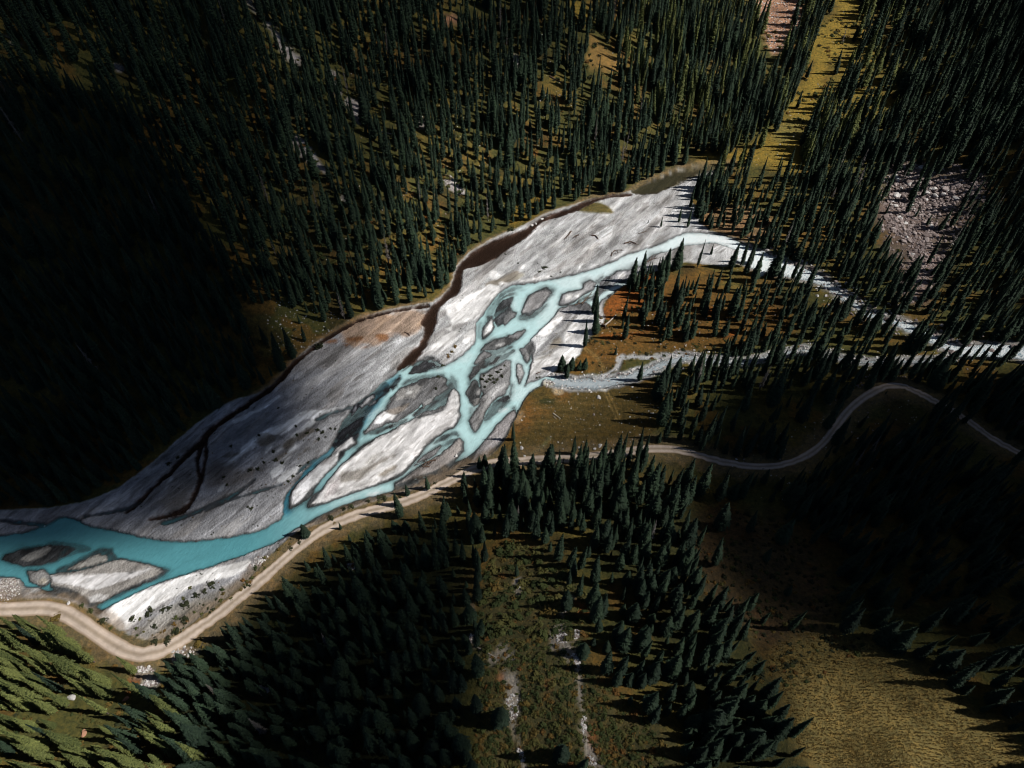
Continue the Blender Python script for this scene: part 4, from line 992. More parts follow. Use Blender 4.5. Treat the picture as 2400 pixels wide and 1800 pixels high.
cut('f: 900,1180 1100,950 1250,880 1450,930 1500,1050 1400,1200 1100,1250 1000,1240', 0.06, 14)
cut('i: 900,0 1500,0 1500,600 1200,900 1000,700', 0.30, 20)
cut('i: 1300,650 1700,500 2400,400 2400,1300 2000,1250 1700,1050 1500,960', 0.20, 14)
cut('i: 900,800 1250,860 1500,960 1650,1050 1800,1200 2000,1400 2212,1600 2300,1800 800,1800 800,1200', 0.0, 8)
cut('c: 1500,400 1700,300 2000,380 2212,370 2212,480 1950,620 1800,760 1700,830 1640,760 1700,560', 0.03, 6)
cut('n: 690,1240 780,1205 900,1170 1000,1140 1060,1110 1050,1140 950,1185 850,1210 740,1258 640,1345 560,1410 480,1475 400,1530 340,1545 290,1530 180,1462 110,1432 0,1440 0,1415 110,1410 200,1440 260,1480 340,1505 420,1490 560,1395 650,1310', 0.0, 3)
cut('n: 640,1390 760,1310 900,1250 1000,1230 1060,1280 950,1310 800,1380 680,1440', 0.40, 14)
edge_ok = sdf_poly(TU, TV, P('n: 1560,455 1690,420 1740,470 1760,520 1700,540 1640,530 1590,500'), 60) > 0
dn = np.where((sdf_poly(TU, TV, PLAIN, 60) > -4) & ~edge_ok, 0, dn)
dn = np.where(sdf_poly(TU, TV, WATER, 60, 1) > -4, 0, dn)
dn = np.where((sdf_line(TU, TV, SIDE, 26, 60) > 0) | (sdf_line(TU, TV, TORRENT, 34, 60) > 0), 0, dn)
cut('n: 1240,880 1320,868 1430,885 1540,905 1530,960 1590,1010 1500,1035 1400,1050 1250,1062 1120,1075 1150,1060 1190,1015 1217,957', 0.012, 6)
cut('n: 1395,700 1430,676 1470,680 1485,780 1560,795 1480,828 1380,860 1330,880 1345,842 1370,812', 0.05, 8)
dn = np.where(dn > 0, dn, 0)
rdist = np.full(cx.shape, 1e9)
for k in range(0, len(RX), 3):
    rdist = np.minimum(rdist, (cx - RX[k]) ** 2 + (cy - RY[k]) ** 2)
dn = np.where(rdist < np.where(cx > -5, 2.6, 4.4) ** 2, 0, dn)
keep = rng.random(cx.size) < dn
idx = np.nonzero(keep)[0]; rng.shuffle(idx)
cell = {}; acc = []
for i in idx:
    key = (int(cx[i] // 4), int(cy[i] // 4)); okk = True
    for dx in (-1, 0, 1):
        for dy in (-1, 0, 1):
            for j in cell.get((key[0] + dx, key[1] + dy), ()):
                if (cx[i] - cx[j]) ** 2 + (cy[i] - cy[j]) ** 2 < (1.85 + 1.1 * _hash(np.int64(i), np.int64(3), 1)) ** 2: okk = False
    if okk:
        cell.setdefault(key, []).append(i); acc.append(i)
acc = np.array(acc)
tx_, ty_, tz_, tu_, tv_ = cx[acc], cy[acc], cz[acc], TU[acc], TV[acc]
# how tall the stands are
hh = np.full(tx_.shape, 15.8)
def tall(spec, val, soft=40.0):
    global hh
    m = sstep(-soft, soft, sdf_poly(tu_, tv_, P(spec), 100)); hh = hh * (1 - m) + val * m
tall('n: 1380,380 1700,380 2000,480 2200,650 2450,700 2450,900 1700,900 1300,880 1380,700', 15)
tall('n: 1250,880 1700,840 2100,830 2400,850 2450,1250 1700,1250 1100,1200 1050,1070', 16.5)
tall('n: 600,1250 1200,1080 1600,1120 1700,1900 900,1900 500,1700', 14)
tall('n: -400,1400 120,1440 330,1560 450,1600 500,1900 -400,2200', 18)
tall('n: 1000,250 1500,200 1500,440 1200,520 1050,640 900,720 700,700 800,400', 15)
tall('n: 1500,-200 2450,-200 2450,400 2000,380 1600,330', 19)
tall('n: 1080,1090 1620,1080 1640,1190 1100,1200', 20, 20)
tall('n: 1600,1300 2500,1200 2500,1900 1600,1900', 15)
rn = rng.random(tx_.shape)
hh = hh * (0.52 + 0.62 * rn ** 0.7)
small = rng.random(tx_.shape) < 0.2
hh = np.where(small, hh * 0.5, hh)
# sight lines the photograph keeps open: road, meadows, stony ground
top = [project(tx_, ty_, tz_ + q * hh) for q in (0.15, 0.45, 0.75, 1.0)]
roadL = P('n: -50,1428 105,1424 185,1456 270,1514 340,1537 430,1500 510,1445 600,1372 685,1296 790,1226 900,1192 1000,1158 1060,1128')
roadR = P('n: 1530,1052 1640,1070 1740,1093 1850,1088 1930,1040 1985,965 2060,912 2120,908 2190,942')
keepm = np.ones(tx_.shape, bool)
for (pu, pv, _p) in top:
    r1 = rng.random(tx_.shape)
    keepm &= ~((sdf_line(pu, pv, roadL, 26, 60) > 0) & (r1 < .9))
    keepm &= ~((sdf_line(pu, pv, roadR, 24, 60) > 0) & (r1 < .8))
    keepm &= ~((sdf_line(pu, pv, TORRENT, 26, 60) > 0) & (r1 < np.where(pu < 1900, .45, .40)))
    keepm &= ~((sdf_poly(pu, pv, P('n: 1560,640 1590,600 1640,575 1700,575 1760,590 1780,630 1720,645 1640,630'), 60) > 0) & (r1 < .35))
    keepm &= ~((sdf_line(pu, pv, P('n: 2275,992 2330,1030 2400,1072 2460,1095'), 26, 60) > 0) & (r1 < .95))
    keepm &= ~((sdf_line(pu, pv, SIDE, 20, 60) > 0) & (pu < 1620) & (r1 < .4))
    keepm &= ~((sdf_poly(pu, pv, P('e: 430,0 760,-40 790,110 700,250 650,330 590,370 520,220 480,200'), 60) > 0) & (r1 < .5))
    keepm &= ~((sdf_poly(pu, pv, P('e: 640,760 720,620 780,540 850,430 840,250 890,180 960,100 1000,0 1020,-200 1180,-200 1120,60 1080,150 1060,300 960,420 900,560 900,700 800,800 790,960 780,1060 700,1120 480,1080 440,960'), 60) > 0) & (r1 < .42))
    keepm &= ~((sdf_poly(pu, pv, P('e: 1360,1090 1480,1050 1700,1150 1960,1200 1800,1300 1720,1370 1680,1480 1600,1600 1480,1700 1300,1450'), 60) > 0) & (r1 < .3))
    keepm &= ~((sdf_poly(pu, pv, WATER, 60, 1) > 6) & (r1 < .6) & (tv_ > 1000))
    for q_ in ('h: 1560,0 1620,0 1700,100 1820,240 1940,370 1960,420 1880,400 1760,180', 'd: 10,640 80,640 140,700 140,800 40,700', 'd: 660,1140 710,1130 800,1240 790,1285 680,1210', 'h: 1860,870 1960,880 2170,1160 2060,1100', 'd: 1590,200 1700,290 1830,440 1740,480 1600,440', 'd: 1470,0 1570,0 1650,120 1600,180', 'd: 1300,500 1420,460 1520,560 1400,640'):
        keepm &= ~((sdf_poly(pu, pv, P(q_), 60) > 0) & (r1 < .5))
tx_, ty_, tz_, tu_, tv_, hh = (q[keepm] for q in (tx_, ty_, tz_, tu_, tv_, hh))
wide = np.where(tv_ > 1150, np.where(tu_ < 480, 1.05, 1.32), np.where(tv_ < 450, 1.12, 1.12)) * rng.uniform(0.85, 1.15, tx_.shape) * (17.0 / np.clip(hh, 8, 30)) ** 0.3 * rng.choice([0.72, 0.9, 1.0, 1.15, 1.45], tx_.shape)
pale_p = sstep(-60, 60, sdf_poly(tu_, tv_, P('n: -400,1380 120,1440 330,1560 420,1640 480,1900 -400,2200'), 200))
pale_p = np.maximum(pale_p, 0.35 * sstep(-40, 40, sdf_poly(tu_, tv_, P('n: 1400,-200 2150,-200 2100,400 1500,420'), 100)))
pale = rng.random(tx_.shape) < pale_p * 0.94  # trees that get the needle colour with sunlight painted in
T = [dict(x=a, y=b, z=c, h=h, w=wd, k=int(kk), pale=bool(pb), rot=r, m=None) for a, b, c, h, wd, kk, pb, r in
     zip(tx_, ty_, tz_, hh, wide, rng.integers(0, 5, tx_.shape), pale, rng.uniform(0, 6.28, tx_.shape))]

# trees that stand alone or can be pointed at: (base pixel, height in pixels, width factor, label, group)
NOTABLE = [
    ('1: 1950,965', 72, 1.15, 'lone dark slender spruce on the white gravel point at the bend of the turquoise river'),
    ('7: 820,180', 27, 1.5, 'small dark young spruce standing alone on the open grey gravel bar'),
    ('7: 655,135', 10, 1.8, 'tiny dark spruce sapling on the open grey gravel left of a young spruce'),
    ('2: 1525,260', 36, 3.0, 'left and tallest bushy spruce of the small clump beside the side stream mouth'),
    ('2: 1600,290', 21, 3.4, 'short bushy spruce between the two tall ones in the stream mouth clump'),
    ('2: 1660,255', 31, 3.0, 'second tall bushy spruce in the clump beside the side stream mouth'),
    ('2: 1760,265', 25, 3.2, 'low spruce at the middle of the clump on the meadow edge by the track'),
    ('2: 1830,250', 28, 3.0, 'spruce at the track end of the clump beside the side stream mouth'),
    ('4: 2010,1040', 34, 1.7, 'dark spruce on the river bank above the pale wide place of the road'),
    ('4: 1745,1110', 26, 1.6, 'dark spruce on the river edge left of the bank spruce'),
    ('4: 1650,1400', 58, 1.5, 'tall dark spruce on the near side of the road, hiding a piece of it'),
    ('4: 1610,1250', 34, 1.3, 'dark spruce between road and river whose shadow falls on the water'),
    ('4: 440,1640', 32, 2.2, 'broad dark round spruce on the bank between river and road'),
    ('4: 890,1560', 20, 1.3, 'thin spruce at the very edge of the road below the long curve'),
    ('2: 1390,1500', 52, 1.5, 'tall spruce rising in front of the pale road at the south meadow'),
    ('2: 1810,1470', 58, 1.4, 'tallest spruce beside the pink road verge at the south meadow'),
    ('2: 1680,1350', 45, 1.1, 'dark thin spruce on the meadow side of the road, casting shade on the grass'),
    ('2: 1155,1500', 30, 1.2, 'small spruce below the junction of meadow track and road'),
    ('2: 470,1540', 30, 1.9, 'left of two bank spruces where the river meets the forest'),
    ('2: 540,1500', 28, 1.9, 'right of two bank spruces where the river meets the forest'),
    ('2: 770,1560', 58, 1.7, 'tall broad spruce at the foot of the south meadow beside the river bank'),
    ('7: 470,880', 34, 1.4, 'dark spruce at the rust coloured bank, shading the narrow side channel'),
    ('7: 500,1010', 54, 1.1, 'slender spruce on rust coloured ground behind the narrow side channel'),
    ('7: 410,1050', 26, 0.7, 'bare thin dead looking spruce on the rust coloured bank'),
    ('7: 560,1110', 44, 1.5, 'bushy spruce on rust coloured ground with a long shadow'),
    ('7: 790,730', 32, 1.2, 'spruce on the stony inner bank of the upper river bend'),
    ('7: 320,1490', 26, 1.2, 'small dark spruce in the rusty clearing beside the white gravel point'),
    ('a: 1820,470', 28, 1.3, 'small spruce in the rusty clearing near the fallen trunk'),
    ('a: 1775,640', 20, 1.4, 'small spruce beside the wheel tracks in the rusty clearing'),
    ('7: 1470,530', 26, 1.2, 'spruce on the grey gravel inside the upper river bend'),
    ('7: 1050,120', 44, 0.9, 'spruce at the gravel edge, left of the group shading the upper bar'),
    ('7: 1170,180', 52, 0.9, 'tall spruce at the gravel edge next to the upper river bend'),
    ('f: 1310,900', 15, 1.6, 'small spruce inside the road bend on the shaded terrace'),
    ('e: 600,1190', 60, 1.3, 'broad spruce pair member at the lower edge of the golden meadow'),
    ('e: 480,1240', 90, 1.2, 'tall spruce with wide crown at the lower edge of the golden meadow'),
    ('e: 690,1180', 50, 1.2, 'leaning looking spruce at the stony right corner of the golden meadow'),
    ('e: 740,700', 50, 1.1, 'dark spruce on the right side of the golden meadow strip'),
    ('e: 600,850', 90, 1.1, 'spruce at the left margin of the golden meadow just above its widest part'),
    ('3: 70,210', 6, 6.0, None),
]
for spec, hp, wf, lab in NOTABLE:
    if lab is None: continue
    u, v = P(spec)[0]
    x, y, z = (float(q[0]) for q in unproject(ZG, u, v))
    # metres of height that give hp pixels
    h = 15.0
    for _ in range(12):
        u2, v2, _d = project(x, y, z + h)
        h *= hp / max(1e-3, math.hypot(u2 - u, v2 - v))
    # clear the neighbours that would stand in it
    T = [t for t in T if t['m'] is not None or (t['x'] - x) ** 2 + (t['y'] - y) ** 2 > (3.4 if h > 12 else 2.0) ** 2]
    T.append(dict(x=x, y=y, z=z, h=float(h), w=wf, k=random.randrange(5), pale=False, rot=random.uniform(0, 6.28), m=lab))

for t in T:
    u0, v0, d0 = project(t['x'], t['y'], t['z']); u1, v1, d1 = project(t['x'], t['y'], t['z'] + t['h'])
    L = math.hypot(u1 - u0, v1 - v0); wpx = 0.15 * t['h'] * t['w'] * FPX / d1
    inside = np.mean([(0 < u0 + q * (u1 - u0) < 2400) and (0 < v0 + q * (v1 - v0) < 1800) for q in (0, .25, .5, .75, 1)])
    t['px'] = (L * wpx + 0.8 * wpx * wpx) * inside; t['uv'] = (float(u0), float(v0))
    t['any'] = inside > 0
lit = 1.03 - shade_map(*[np.array([t[k][j] if k == 'uv' else t[k] for t in T]) for k, j in (('uv', 0), ('uv', 1), ('x', 0), ('y', 0))])
for t, q in zip(T, lit): t['px'] *= math.sqrt(q)      # trees lost in black shade show less
T.sort(key=lambda t: (t['m'] is None, -t['px']))
n_ind = 300
inview = sum(t['any'] for t in T)
print('trees', len(T), 'in view', inview)

LANDMARKS = [(1790, 90, 'the pink scree'), (1850, 320, 'the widest part of the golden meadow'), (2170, 480, 'the boulder field'), (1580, 415, 'the murky pond'), (1620, 545, 'the upper river bend'),
    (2070, 755, 'the white rapids under the trees'), (2330, 820, 'the rapids at the right edge'), (2085, 905, 'the top of the road hairpin'), (1740, 1095, 'the low curve of the shaded road'), (1300, 885, 'the side stream mouth'),
    (1410, 850, 'the ford of the wheel tracks'), (1305, 975, 'the log on the brown meadow'), (1235, 1080, 'the meadow track junction'), (1000, 1155, 'the wide pale place of the road'), (840, 1208, 'the road curve above the river'),
    (600, 1370, 'the straight road beside the bushy bar'), (335, 1535, 'the lower left road bend'), (60, 1428, 'the road at the left edge'), (340, 1585, 'the stones below the road bend'), (1340, 1500, 'the right stony runnel'),
    (1200, 1640, 'the left stony runnel'), (1065, 435, 'the small grey scree by the far bank'), (820, 255, 'the grey scree ribbon'), (680, 130, 'the upper grey scree'), (720, 370, 'the narrow earth scar'), (1420, 120, 'the brown slope scar'),
    (1150, 570, 'the wide brown stream'), (1250, 510, 'the narrow brown stream'), (760, 810, 'the dark ditch'), (1350, 30, 'the golden knoll on the top edge'), (1310, 200, 'the yellow clearing on the far slope'), (2050, 1640, 'the grassy slope'),
    (470, 1755, 'the grey stones near the bottom edge'), (1200, 430, 'the ochre glade by the far bank'), (1500, 700, 'the rusty clearing'), (1640, 700, 'the orange glade on the terrace'), (1870, 160, 'the golden strip'), (1010, 25, 'the pink patch on the top edge'),
    (960, 100, 'the red earth patch'), (1210, 150, 'the small pink scar'), (1480, 640, 'the stony inner bank'), (1750, 620, 'the foaming river elbow'), (1900, 1180, 'the shaded open slope'), (1430, 1110, 'the road in front of the brown meadow'),
    (640, 880, 'the ditch mouth'), (20, 1580, 'the rust patch in the corner stand'), (30, 1690, 'the pale clearing in the corner stand'), (180, 1640, 'the white rock in the corner stand'), (200, 1725, 'the red stone in the corner stand'), (1280, 1290, 'the head of the shrubby gully'), (2211, 271, 'the round olive bush'), (2170, 101, 'the small orange bush'), (2400, 0, 'the top right corner'), (1640, 160, 'the forest edge left of the pink scree'), (1920, 560, 'the dark boulders by the rapids'),
    (1990, 420, 'the stony slope beside the boulder field'), (1550, 250, 'the sunlit trees above the pond'), (1560, 1000, 'the shaded end of the brown meadow'), (1600, 1560, 'the lower margin of the right stand')]
ORD = ('nearest|second nearest|third nearest|fourth nearest|fifth nearest|sixth nearest|seventh nearest|eighth nearest|ninth nearest|tenth nearest|eleventh nearest|twelfth nearest|thirteenth nearest|fourteenth nearest|fifteenth nearest|sixteenth nearest|seventeenth nearest|eighteenth nearest|nineteenth nearest|twentieth nearest|' + '|'.join('twenty-%s nearest' % q for q in 'first second third fourth fifth sixth seventh eighth ninth'.split()) + '|thirtieth nearest').split('|')
vis = [t for t in T if t['any']]
VU = np.array([t['uv'][0] for t in vis]); VV = np.array([t['uv'][1] for t in vis])
best = [(999, None)] * len(vis)
for (lu, lv, nm) in LANDMARKS:
    du, dv = VU - lu, VV - lv
    sec = np.where(np.abs(du) > np.abs(dv), np.where(du < 0, 0, 1), np.where(dv < 0, 2, 3)); ds = np.hypot(du, dv)
    for k, wd in enumerate(('left of', 'right of', 'above', 'below')):
        ii = np.nonzero(sec == k)[0]; ii = ii[np.argsort(ds[ii])]
        for r, i in enumerate(ii[:30]):
            if r < best[i][0]: best[i] = (r, wd + ' ' + nm)
for t, b_ in zip(vis, best): t['rank'] = b_
def stand_of(u, v):
    if u < 520 and v > 1430: return 'in the sunlit stand in the lower left corner'
    if u < 1120 and v > 1150: return 'in the dark teal stand below the road'
    if v > 1060: return 'on the slope right of the shrubby gully'
    if v > 830 and u > 1350: return 'between the side stream and the winding road'
    if v > 560 and u > 1350: return 'on the rusty terrace inside the river bend'
    if u > 2000: return 'on the steep slope at the upper right'
    if u > 1640: return 'beside the golden meadow'
    if u < 700: return 'on the shaded slope at the left'
    if v < 260: return 'high on the far slope'
    return 'on the far slope above the brown stream'
def place(t, label, group):
    e = bpy.data.objects.new('spruce_tree', None); COL.objects.link(e)
    e.empty_display_size = 0.5
    e.location = (t['x'], t['y'], t['z']); e.rotation_euler = (0, 0, t['rot'])
    e.scale = (t['h'] * t['w'], t['h'] * t['w'], t['h'])
    tag(e, label, 'tree', group)
    link('crown', (CROWNS_SUNLIT if t['pale'] else CROWNS)[t['k']], e)
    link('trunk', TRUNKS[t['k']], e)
    return e
ind = T[:n_ind]; rest = T[n_ind:]
for t in ind:
    if t['m']: place(t, t['m'], 'spruces that stand out by the river, meadows and road'); continue
    tone = 'sunlit green' if t['pale'] else 'dark green'
    form = 'broad' if t['w'] * TREE_SPECS[t['k']][1] > 0.088 else 'slender'
    r, wh = t.get('rank', (999, None))
    st = stand_of(*t['uv'])
    lab = '%s %s spruce, %s %s' % (form, tone, ORD[r], wh) if wh else '%s %s spruce %s' % (form, tone, st)
    place(t, lab, 'spruces ' + st)

def scatter(name, pts, rots, scales, vids, sources, label=None):
    """one object of kind stuff: sources instanced on points"""
    me = bpy.data.meshes.new(name); me.vertices.add(len(pts)); me.vertices.foreach_set('co', np.asarray(pts, np.float32).ravel())
    attr(me, 'rot', rots, 'FLOAT_VECTOR'); attr(me, 'scl', scales, 'FLOAT_VECTOR'); attr(me, 'vid', vids, 'INT')
    o = link(name, me); tag(o, label, None, None, 'stuff')
    ng = bpy.data.node_groups.new(name, 'GeometryNodeTree')
    ng.interface.new_socket('Geometry', in_out='INPUT', socket_type='NodeSocketGeometry')
    ng.interface.new_socket('Geometry', in_out='OUTPUT', socket_type='NodeSocketGeometry')
    N, Lk = ng.nodes, ng.links
    gi, go = N.new('NodeGroupInput'), N.new('NodeGroupOutput')
    iop = N.new('GeometryNodeInstanceOnPoints'); join = N.new('GeometryNodeJoinGeometry')
    for s_ in sources:
        oi = N.new('GeometryNodeObjectInfo'); oi.inputs['Object'].default_value = s_; oi.inputs['As Instance'].default_value = False
        gti = N.new('GeometryNodeGeometryToInstance'); Lk.new(oi.outputs['Geometry'], gti.inputs[0]); Lk.new(gti.outputs[0], join.inputs[0])
    def na(nm, typ):
        a = N.new('GeometryNodeInputNamedAttribute'); a.data_type = typ; a.inputs['Name'].default_value = nm
        return a.outputs['Attribute']
    Lk.new(gi.outputs[0], iop.inputs['Points']); Lk.new(join.outputs[0], iop.inputs['Instance'])
    iop.inputs['Pick Instance'].default_value = True
    Lk.new(na('vid', 'INT'), iop.inputs['Instance Index'])
    e2r = N.new('FunctionNodeEulerToRotation'); Lk.new(na('rot', 'FLOAT_VECTOR'), e2r.inputs[0]); Lk.new(e2r.outputs[0], iop.inputs['Rotation'])
    Lk.new(na('scl', 'FLOAT_VECTOR'), iop.inputs['Scale'])
    Lk.new(iop.outputs[0], go.inputs[0])
    md = o.modifiers.new('scatter', 'NODES'); md.node_group = ng
    return o
order = list(range(len(WHOLE)))[::-1]     # join puts the last linked first
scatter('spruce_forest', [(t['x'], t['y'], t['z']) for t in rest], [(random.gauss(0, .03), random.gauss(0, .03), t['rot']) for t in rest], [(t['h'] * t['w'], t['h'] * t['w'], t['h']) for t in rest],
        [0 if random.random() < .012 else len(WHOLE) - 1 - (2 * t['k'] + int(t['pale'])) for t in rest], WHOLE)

# ------------------------------------------------------------------ shrubs, tussocks, boulders, logs
def leaf_material(name, *cols):
    g = NB(name); oi = g.n('ObjectInfo'); p = g.n('TexCoord').outputs['Object']
    f = g.math('ADD', g.math('MULTIPLY', oi.outputs['Random'], 0.7), g.math('MULTIPLY', g.noise(6, 3, 0.6, p), 0.5), clamp=True)
    st = [(0.15 + 0.8 * k / max(1, len(cols) - 1), c) for k, c in enumerate(cols)]
    g.l(g.ramp(f, *st), g.b.inputs['Base Color']); g.b.inputs['Roughness'].default_value = 0.8; g.b.inputs['Specular IOR Level'].default_value = 0.15
    return g.m
M_SHRUB = leaf_material('shrub_leaves', (0.022, 0.034, 0.013), (0.052, 0.064, 0.020), (0.095, 0.085, 0.026))
M_SHRUBY = leaf_material('shrub_leaves_autumn', (0.075, 0.056, 0.018), (0.12, 0.085, 0.022), (0.15, 0.070, 0.022))
M_SHRUBD = leaf_material('shrub_leaves_dark', (0.016, 0.020, 0.010), (0.035, 0.040, 0.018))
M_TUFT = leaf_material('tussock_blades', (0.09, 0.070, 0.028), (0.185, 0.135, 0.048), (0.27, 0.185, 0.062))
def rock_material(name, c0, c1, c2):
    g = NB(name); oi = g.n('ObjectInfo'); p = g.pos()
    f = g.math('ADD', g.math('MULTIPLY', oi.outputs['Random'], 0.6), g.math('MULTIPLY', g.noise(1.2, 5, 0.7, p), 0.5))
    g.l(g.ramp(f, (0.15, c0), (0.55, c1), (0.95, c2)), g.b.inputs['Base Color']); g.b.inputs['Roughness'].default_value = 0.9
    g.bump(g.noise(4, 4, 0.7, p), 0.5, 0.2)
    return g.m
M_ROCK = rock_material('boulder_stone', (0.10, 0.078, 0.074), (0.23, 0.18, 0.17), (0.38, 0.325, 0.31))
M_ROCKW = rock_material('pale_stone', (0.36, 0.34, 0.33), (0.52, 0.50, 0.49), (0.66, 0.64, 0.62))
M_ROCKR = rock_material('rusty_stone', (0.26, 0.11, 0.06), (0.38, 0.18, 0.11), (0.46, 0.26, 0.17))

def shrub_geo(seed, n=84):
    r_ = random.Random(seed); vs, fs = [], []
    lob = [(r_.uniform(0, 6.28), r_.uniform(0.2, 0.95), r_.uniform(0.3, 0.65)) for _ in range(6)]
    for _ in range(n):
        a, d, rr = r_.choice(lob)
        th = r_.uniform(0, 6.28); ph = math.acos(r_.uniform(-0.1, 1))
        q = np.array([math.sin(ph) * math.cos(th), math.sin(ph) * math.sin(th), math.cos(ph)])
        c = np.array([d * math.cos(a), d * math.sin(a), 0.12]) + q * rr * r_.uniform(0.75, 1.1) * np.array([1, 1, 0.85])
        c[2] = max(c[2], 0.02)
        t1 = np.cross(q, (r_.uniform(-1, 1), r_.uniform(-1, 1), 0.4)); t1 /= np.linalg.norm(t1) + 1e-6; t2 = np.cross(q, t1)
        sz = r_.uniform(0.09, 0.24); i0 = len(vs)
        vs += [c - t1 * sz, c - t2 * sz * 0.7 - q * 0.06, c + t1 * sz + q * r_.uniform(-.1, .1), c + t2 * sz * 0.9]
        fs.append((i0, i0 + 1, i0 + 2, i0 + 3))
    # woody core
    i0 = len(vs); m = 7
    for k, (z, r) in enumerate(((-0.1, 0.45), (0.22, 0.5), (0.45, 0.25))):
        for i in range(m):
            a = 6.283 * i / m; vs.append((r * math.cos(a) * r_.uniform(.8, 1.1), r * math.sin(a) * r_.uniform(.8, 1.1), z))
    for k in range(2):
        for i in range(m):
            j = (i + 1) % m; fs.append((i0 + k * m + i, i0 + k * m + j, i0 + k * m + m + j, i0 + k * m + m + i))
    fs.append(tuple(i0 + 2 * m + i for i in range(m)))
    return vs, fs

def tuft_geo(seed, n=14):
    r_ = random.Random(seed); vs, fs = [], []
    for _ in range(n):
        a = r_.uniform(0, 6.28); b = r_.uniform(0.15, 0.9); L = r_.uniform(0.6, 1.0); wd = r_.uniform(0.10, 0.18)
        ca, sa = math.cos(a), math.sin(a); i0 = len(vs)
        vs += [(0.1 * ca - wd * sa, 0.1 * sa + wd * ca, -0.05), (0.1 * ca + wd * sa, 0.1 * sa - wd * ca, -0.05), (ca * L * b, sa * L * b, L * (1.1 - b * 0.8))]
        fs.append((i0, i0 + 1, i0 + 2))
    return vs, fs

def rock_geo(seed):
    r_ = random.Random(seed)
    import bmesh
    bm = bmesh.new(); bmesh.ops.create_icosphere(bm, subdivisions=2, radius=1.0)
    cuts = [np.array([r_.gauss(0, 1), r_.gauss(0, 1), r_.gauss(0, 0.8)]) for _ in range(9)]
    cuts = [(c / np.linalg.norm(c), r_.uniform(0.52, 0.85)) for c in cuts]
    sc = (r_.uniform(0.8, 1.2), r_.uniform(0.7, 1.0), r_.uniform(0.55, 0.8))
    for v in bm.verts:
        p = np.array(v.co)
        for c, d in cuts:
            e = p.dot(c) - d
            if e > 0: p = p - c * e
        v.co = (p[0] * sc[0], p[1] * sc[1], p[2] * sc[2])
    bmesh.ops.dissolve_degenerate(bm, edges=bm.edges, dist=0.02)
    me = bpy.data.meshes.new('rock'); bm.to_mesh(me); bm.free()
    return me
SHR = {}
for mt, nm in ((M_SHRUB, 'olive'), (M_SHRUBY, 'autumn'), (M_SHRUBD, 'dark')):
    SHR[nm] = []
    for k in range(3):
        v_, f_ = shrub_geo(40 + k); me = mesh_np('shrub', v_, f_); me.materials.append(mt); SHR[nm].append(me)
TUF = []
for k in range(3):
    v_, f_ = tuft_geo(80 + k); me = mesh_np('tussock', v_, f_); me.materials.append(M_TUFT); TUF.append(me)
ROK = {}
for mt, nm in ((M_ROCK, 'grey'), (M_ROCKW, 'pale'), (M_ROCKR, 'rust')):
    ROK[nm] = []
    for k in range(4):
        me = rock_geo(60 + k); me.materials.append(mt); ROK[nm].append(me)
def src(me): return bpy.data.objects.new('scatter_source', me)

def rank_phrases(uv, most=30):
    """for each photograph point: 'nearest / second nearest ... <side> <landmark>', all different"""
    U_, V_ = np.array([p[0] for p in uv]), np.array([p[1] for p in uv]); out = [(999, None)] * len(uv)
    for (lu, lv, nm) in LANDMARKS:
        du, dv = U_ - lu, V_ - lv; ds = np.hypot(du, dv)
        sec = np.where(np.abs(du) > np.abs(dv), np.where(du < 0, 0, 1), np.where(dv < 0, 2, 3))
        for k, wd in enumerate(('left of', 'right of', 'above', 'below')):
            ii = np.nonzero(sec == k)[0]; ii = ii[np.argsort(ds[ii])]
            for r, i in enumerate(ii[:most]):
                if r < out[i][0]: out[i] = (r, ORD[r] + ' ' + wd + ' ' + nm)
    return [o[1] for o in out]

def add_shrub(x, y, z, size, kind, label, group):
    o = link('shrub', SHR[kind][random.randrange(3)]); o.location = (x, y, z - 0.05 * size)
    o.rotation_euler = (0, 0, random.uniform(0, 6.28)); o.scale = (size * random.uniform(.85, 1.15), size * random.uniform(.85, 1.15), size * random.uniform(.75, 1.05))
    tag(o, label, 'shrub', group); return o
# shrubs that can be pointed at: window points and size in photograph pixels
spots = []
def add_spots(spec, px, kind, place_):
    for u, v in P(spec):
        spots.append((u, v, px * random.uniform(.8, 1.25), kind, place_))
add_spots('b: 860,690 960,665 1000,745 1095,625 1180,605 1130,785 1270,545 1325,518 1370,475 1200,690 1080,850 1010,845 1150,770 980,640 1210,600 1060,640', 17, 'dark', 'on the white bar beside the road')
add_spots('b: 910,700 890,800 935,780 1440,510 1230,495 890,760 1430,575 1500,560 1260,650 1310,665 1185,565 1140,690 1660,360 1640,430 1720,300', 11, 'olive', 'on the white bar beside the road')
add_spots('b: 670,705', 24, 'dark', 'at the narrow tail of the river beside the road'); add_spots('b: 730,758 600,640 540,612', 11, 'olive', 'at the narrow tail of the river beside the road')
add_spots('b: 1295,850', 26, 'autumn', 'at the road bend'); add_spots('b: 360,700', 18, 'autumn', 'on the edge of the pale road at the left')
add_spots('c: 2080,588', 20, 'dark', 'beside the dark ditch'); add_spots('c: 2110,472 1960,515 1790,668 1820,560 1740,592 1850,620 1910,480', 10, 'dark', 'on the brown bank above the ditch')
add_spots('1: 1290,385 1240,425 1325,378', 9, 'dark', 'on the grey gravel above the main channel'); add_spots('1: 1390,492 1220,325 1510,432 800,195 970,322 1050,435', 5, 'dark', 'on the grey gravel above the main channel')
add_spots('1: 150,1390 110,1470 60,1530', 8, 'autumn', 'on the gravel point where the west arm splits')
add_spots('2: 520,340 560,430 600,330 640,380 700,400 745,255 760,340 660,435 540,485 700,300 600,400 500,390 790,215', 9, 'dark', 'on the mid river island')
add_spots('3: 1640,425 1590,580 1560,740', 9, 'dark', 'on the washed bar of the west arm'); add_spots('3: 1810,175 1765,260 1710,300', 7, 'autumn', 'on the gravel point where the west arm splits')
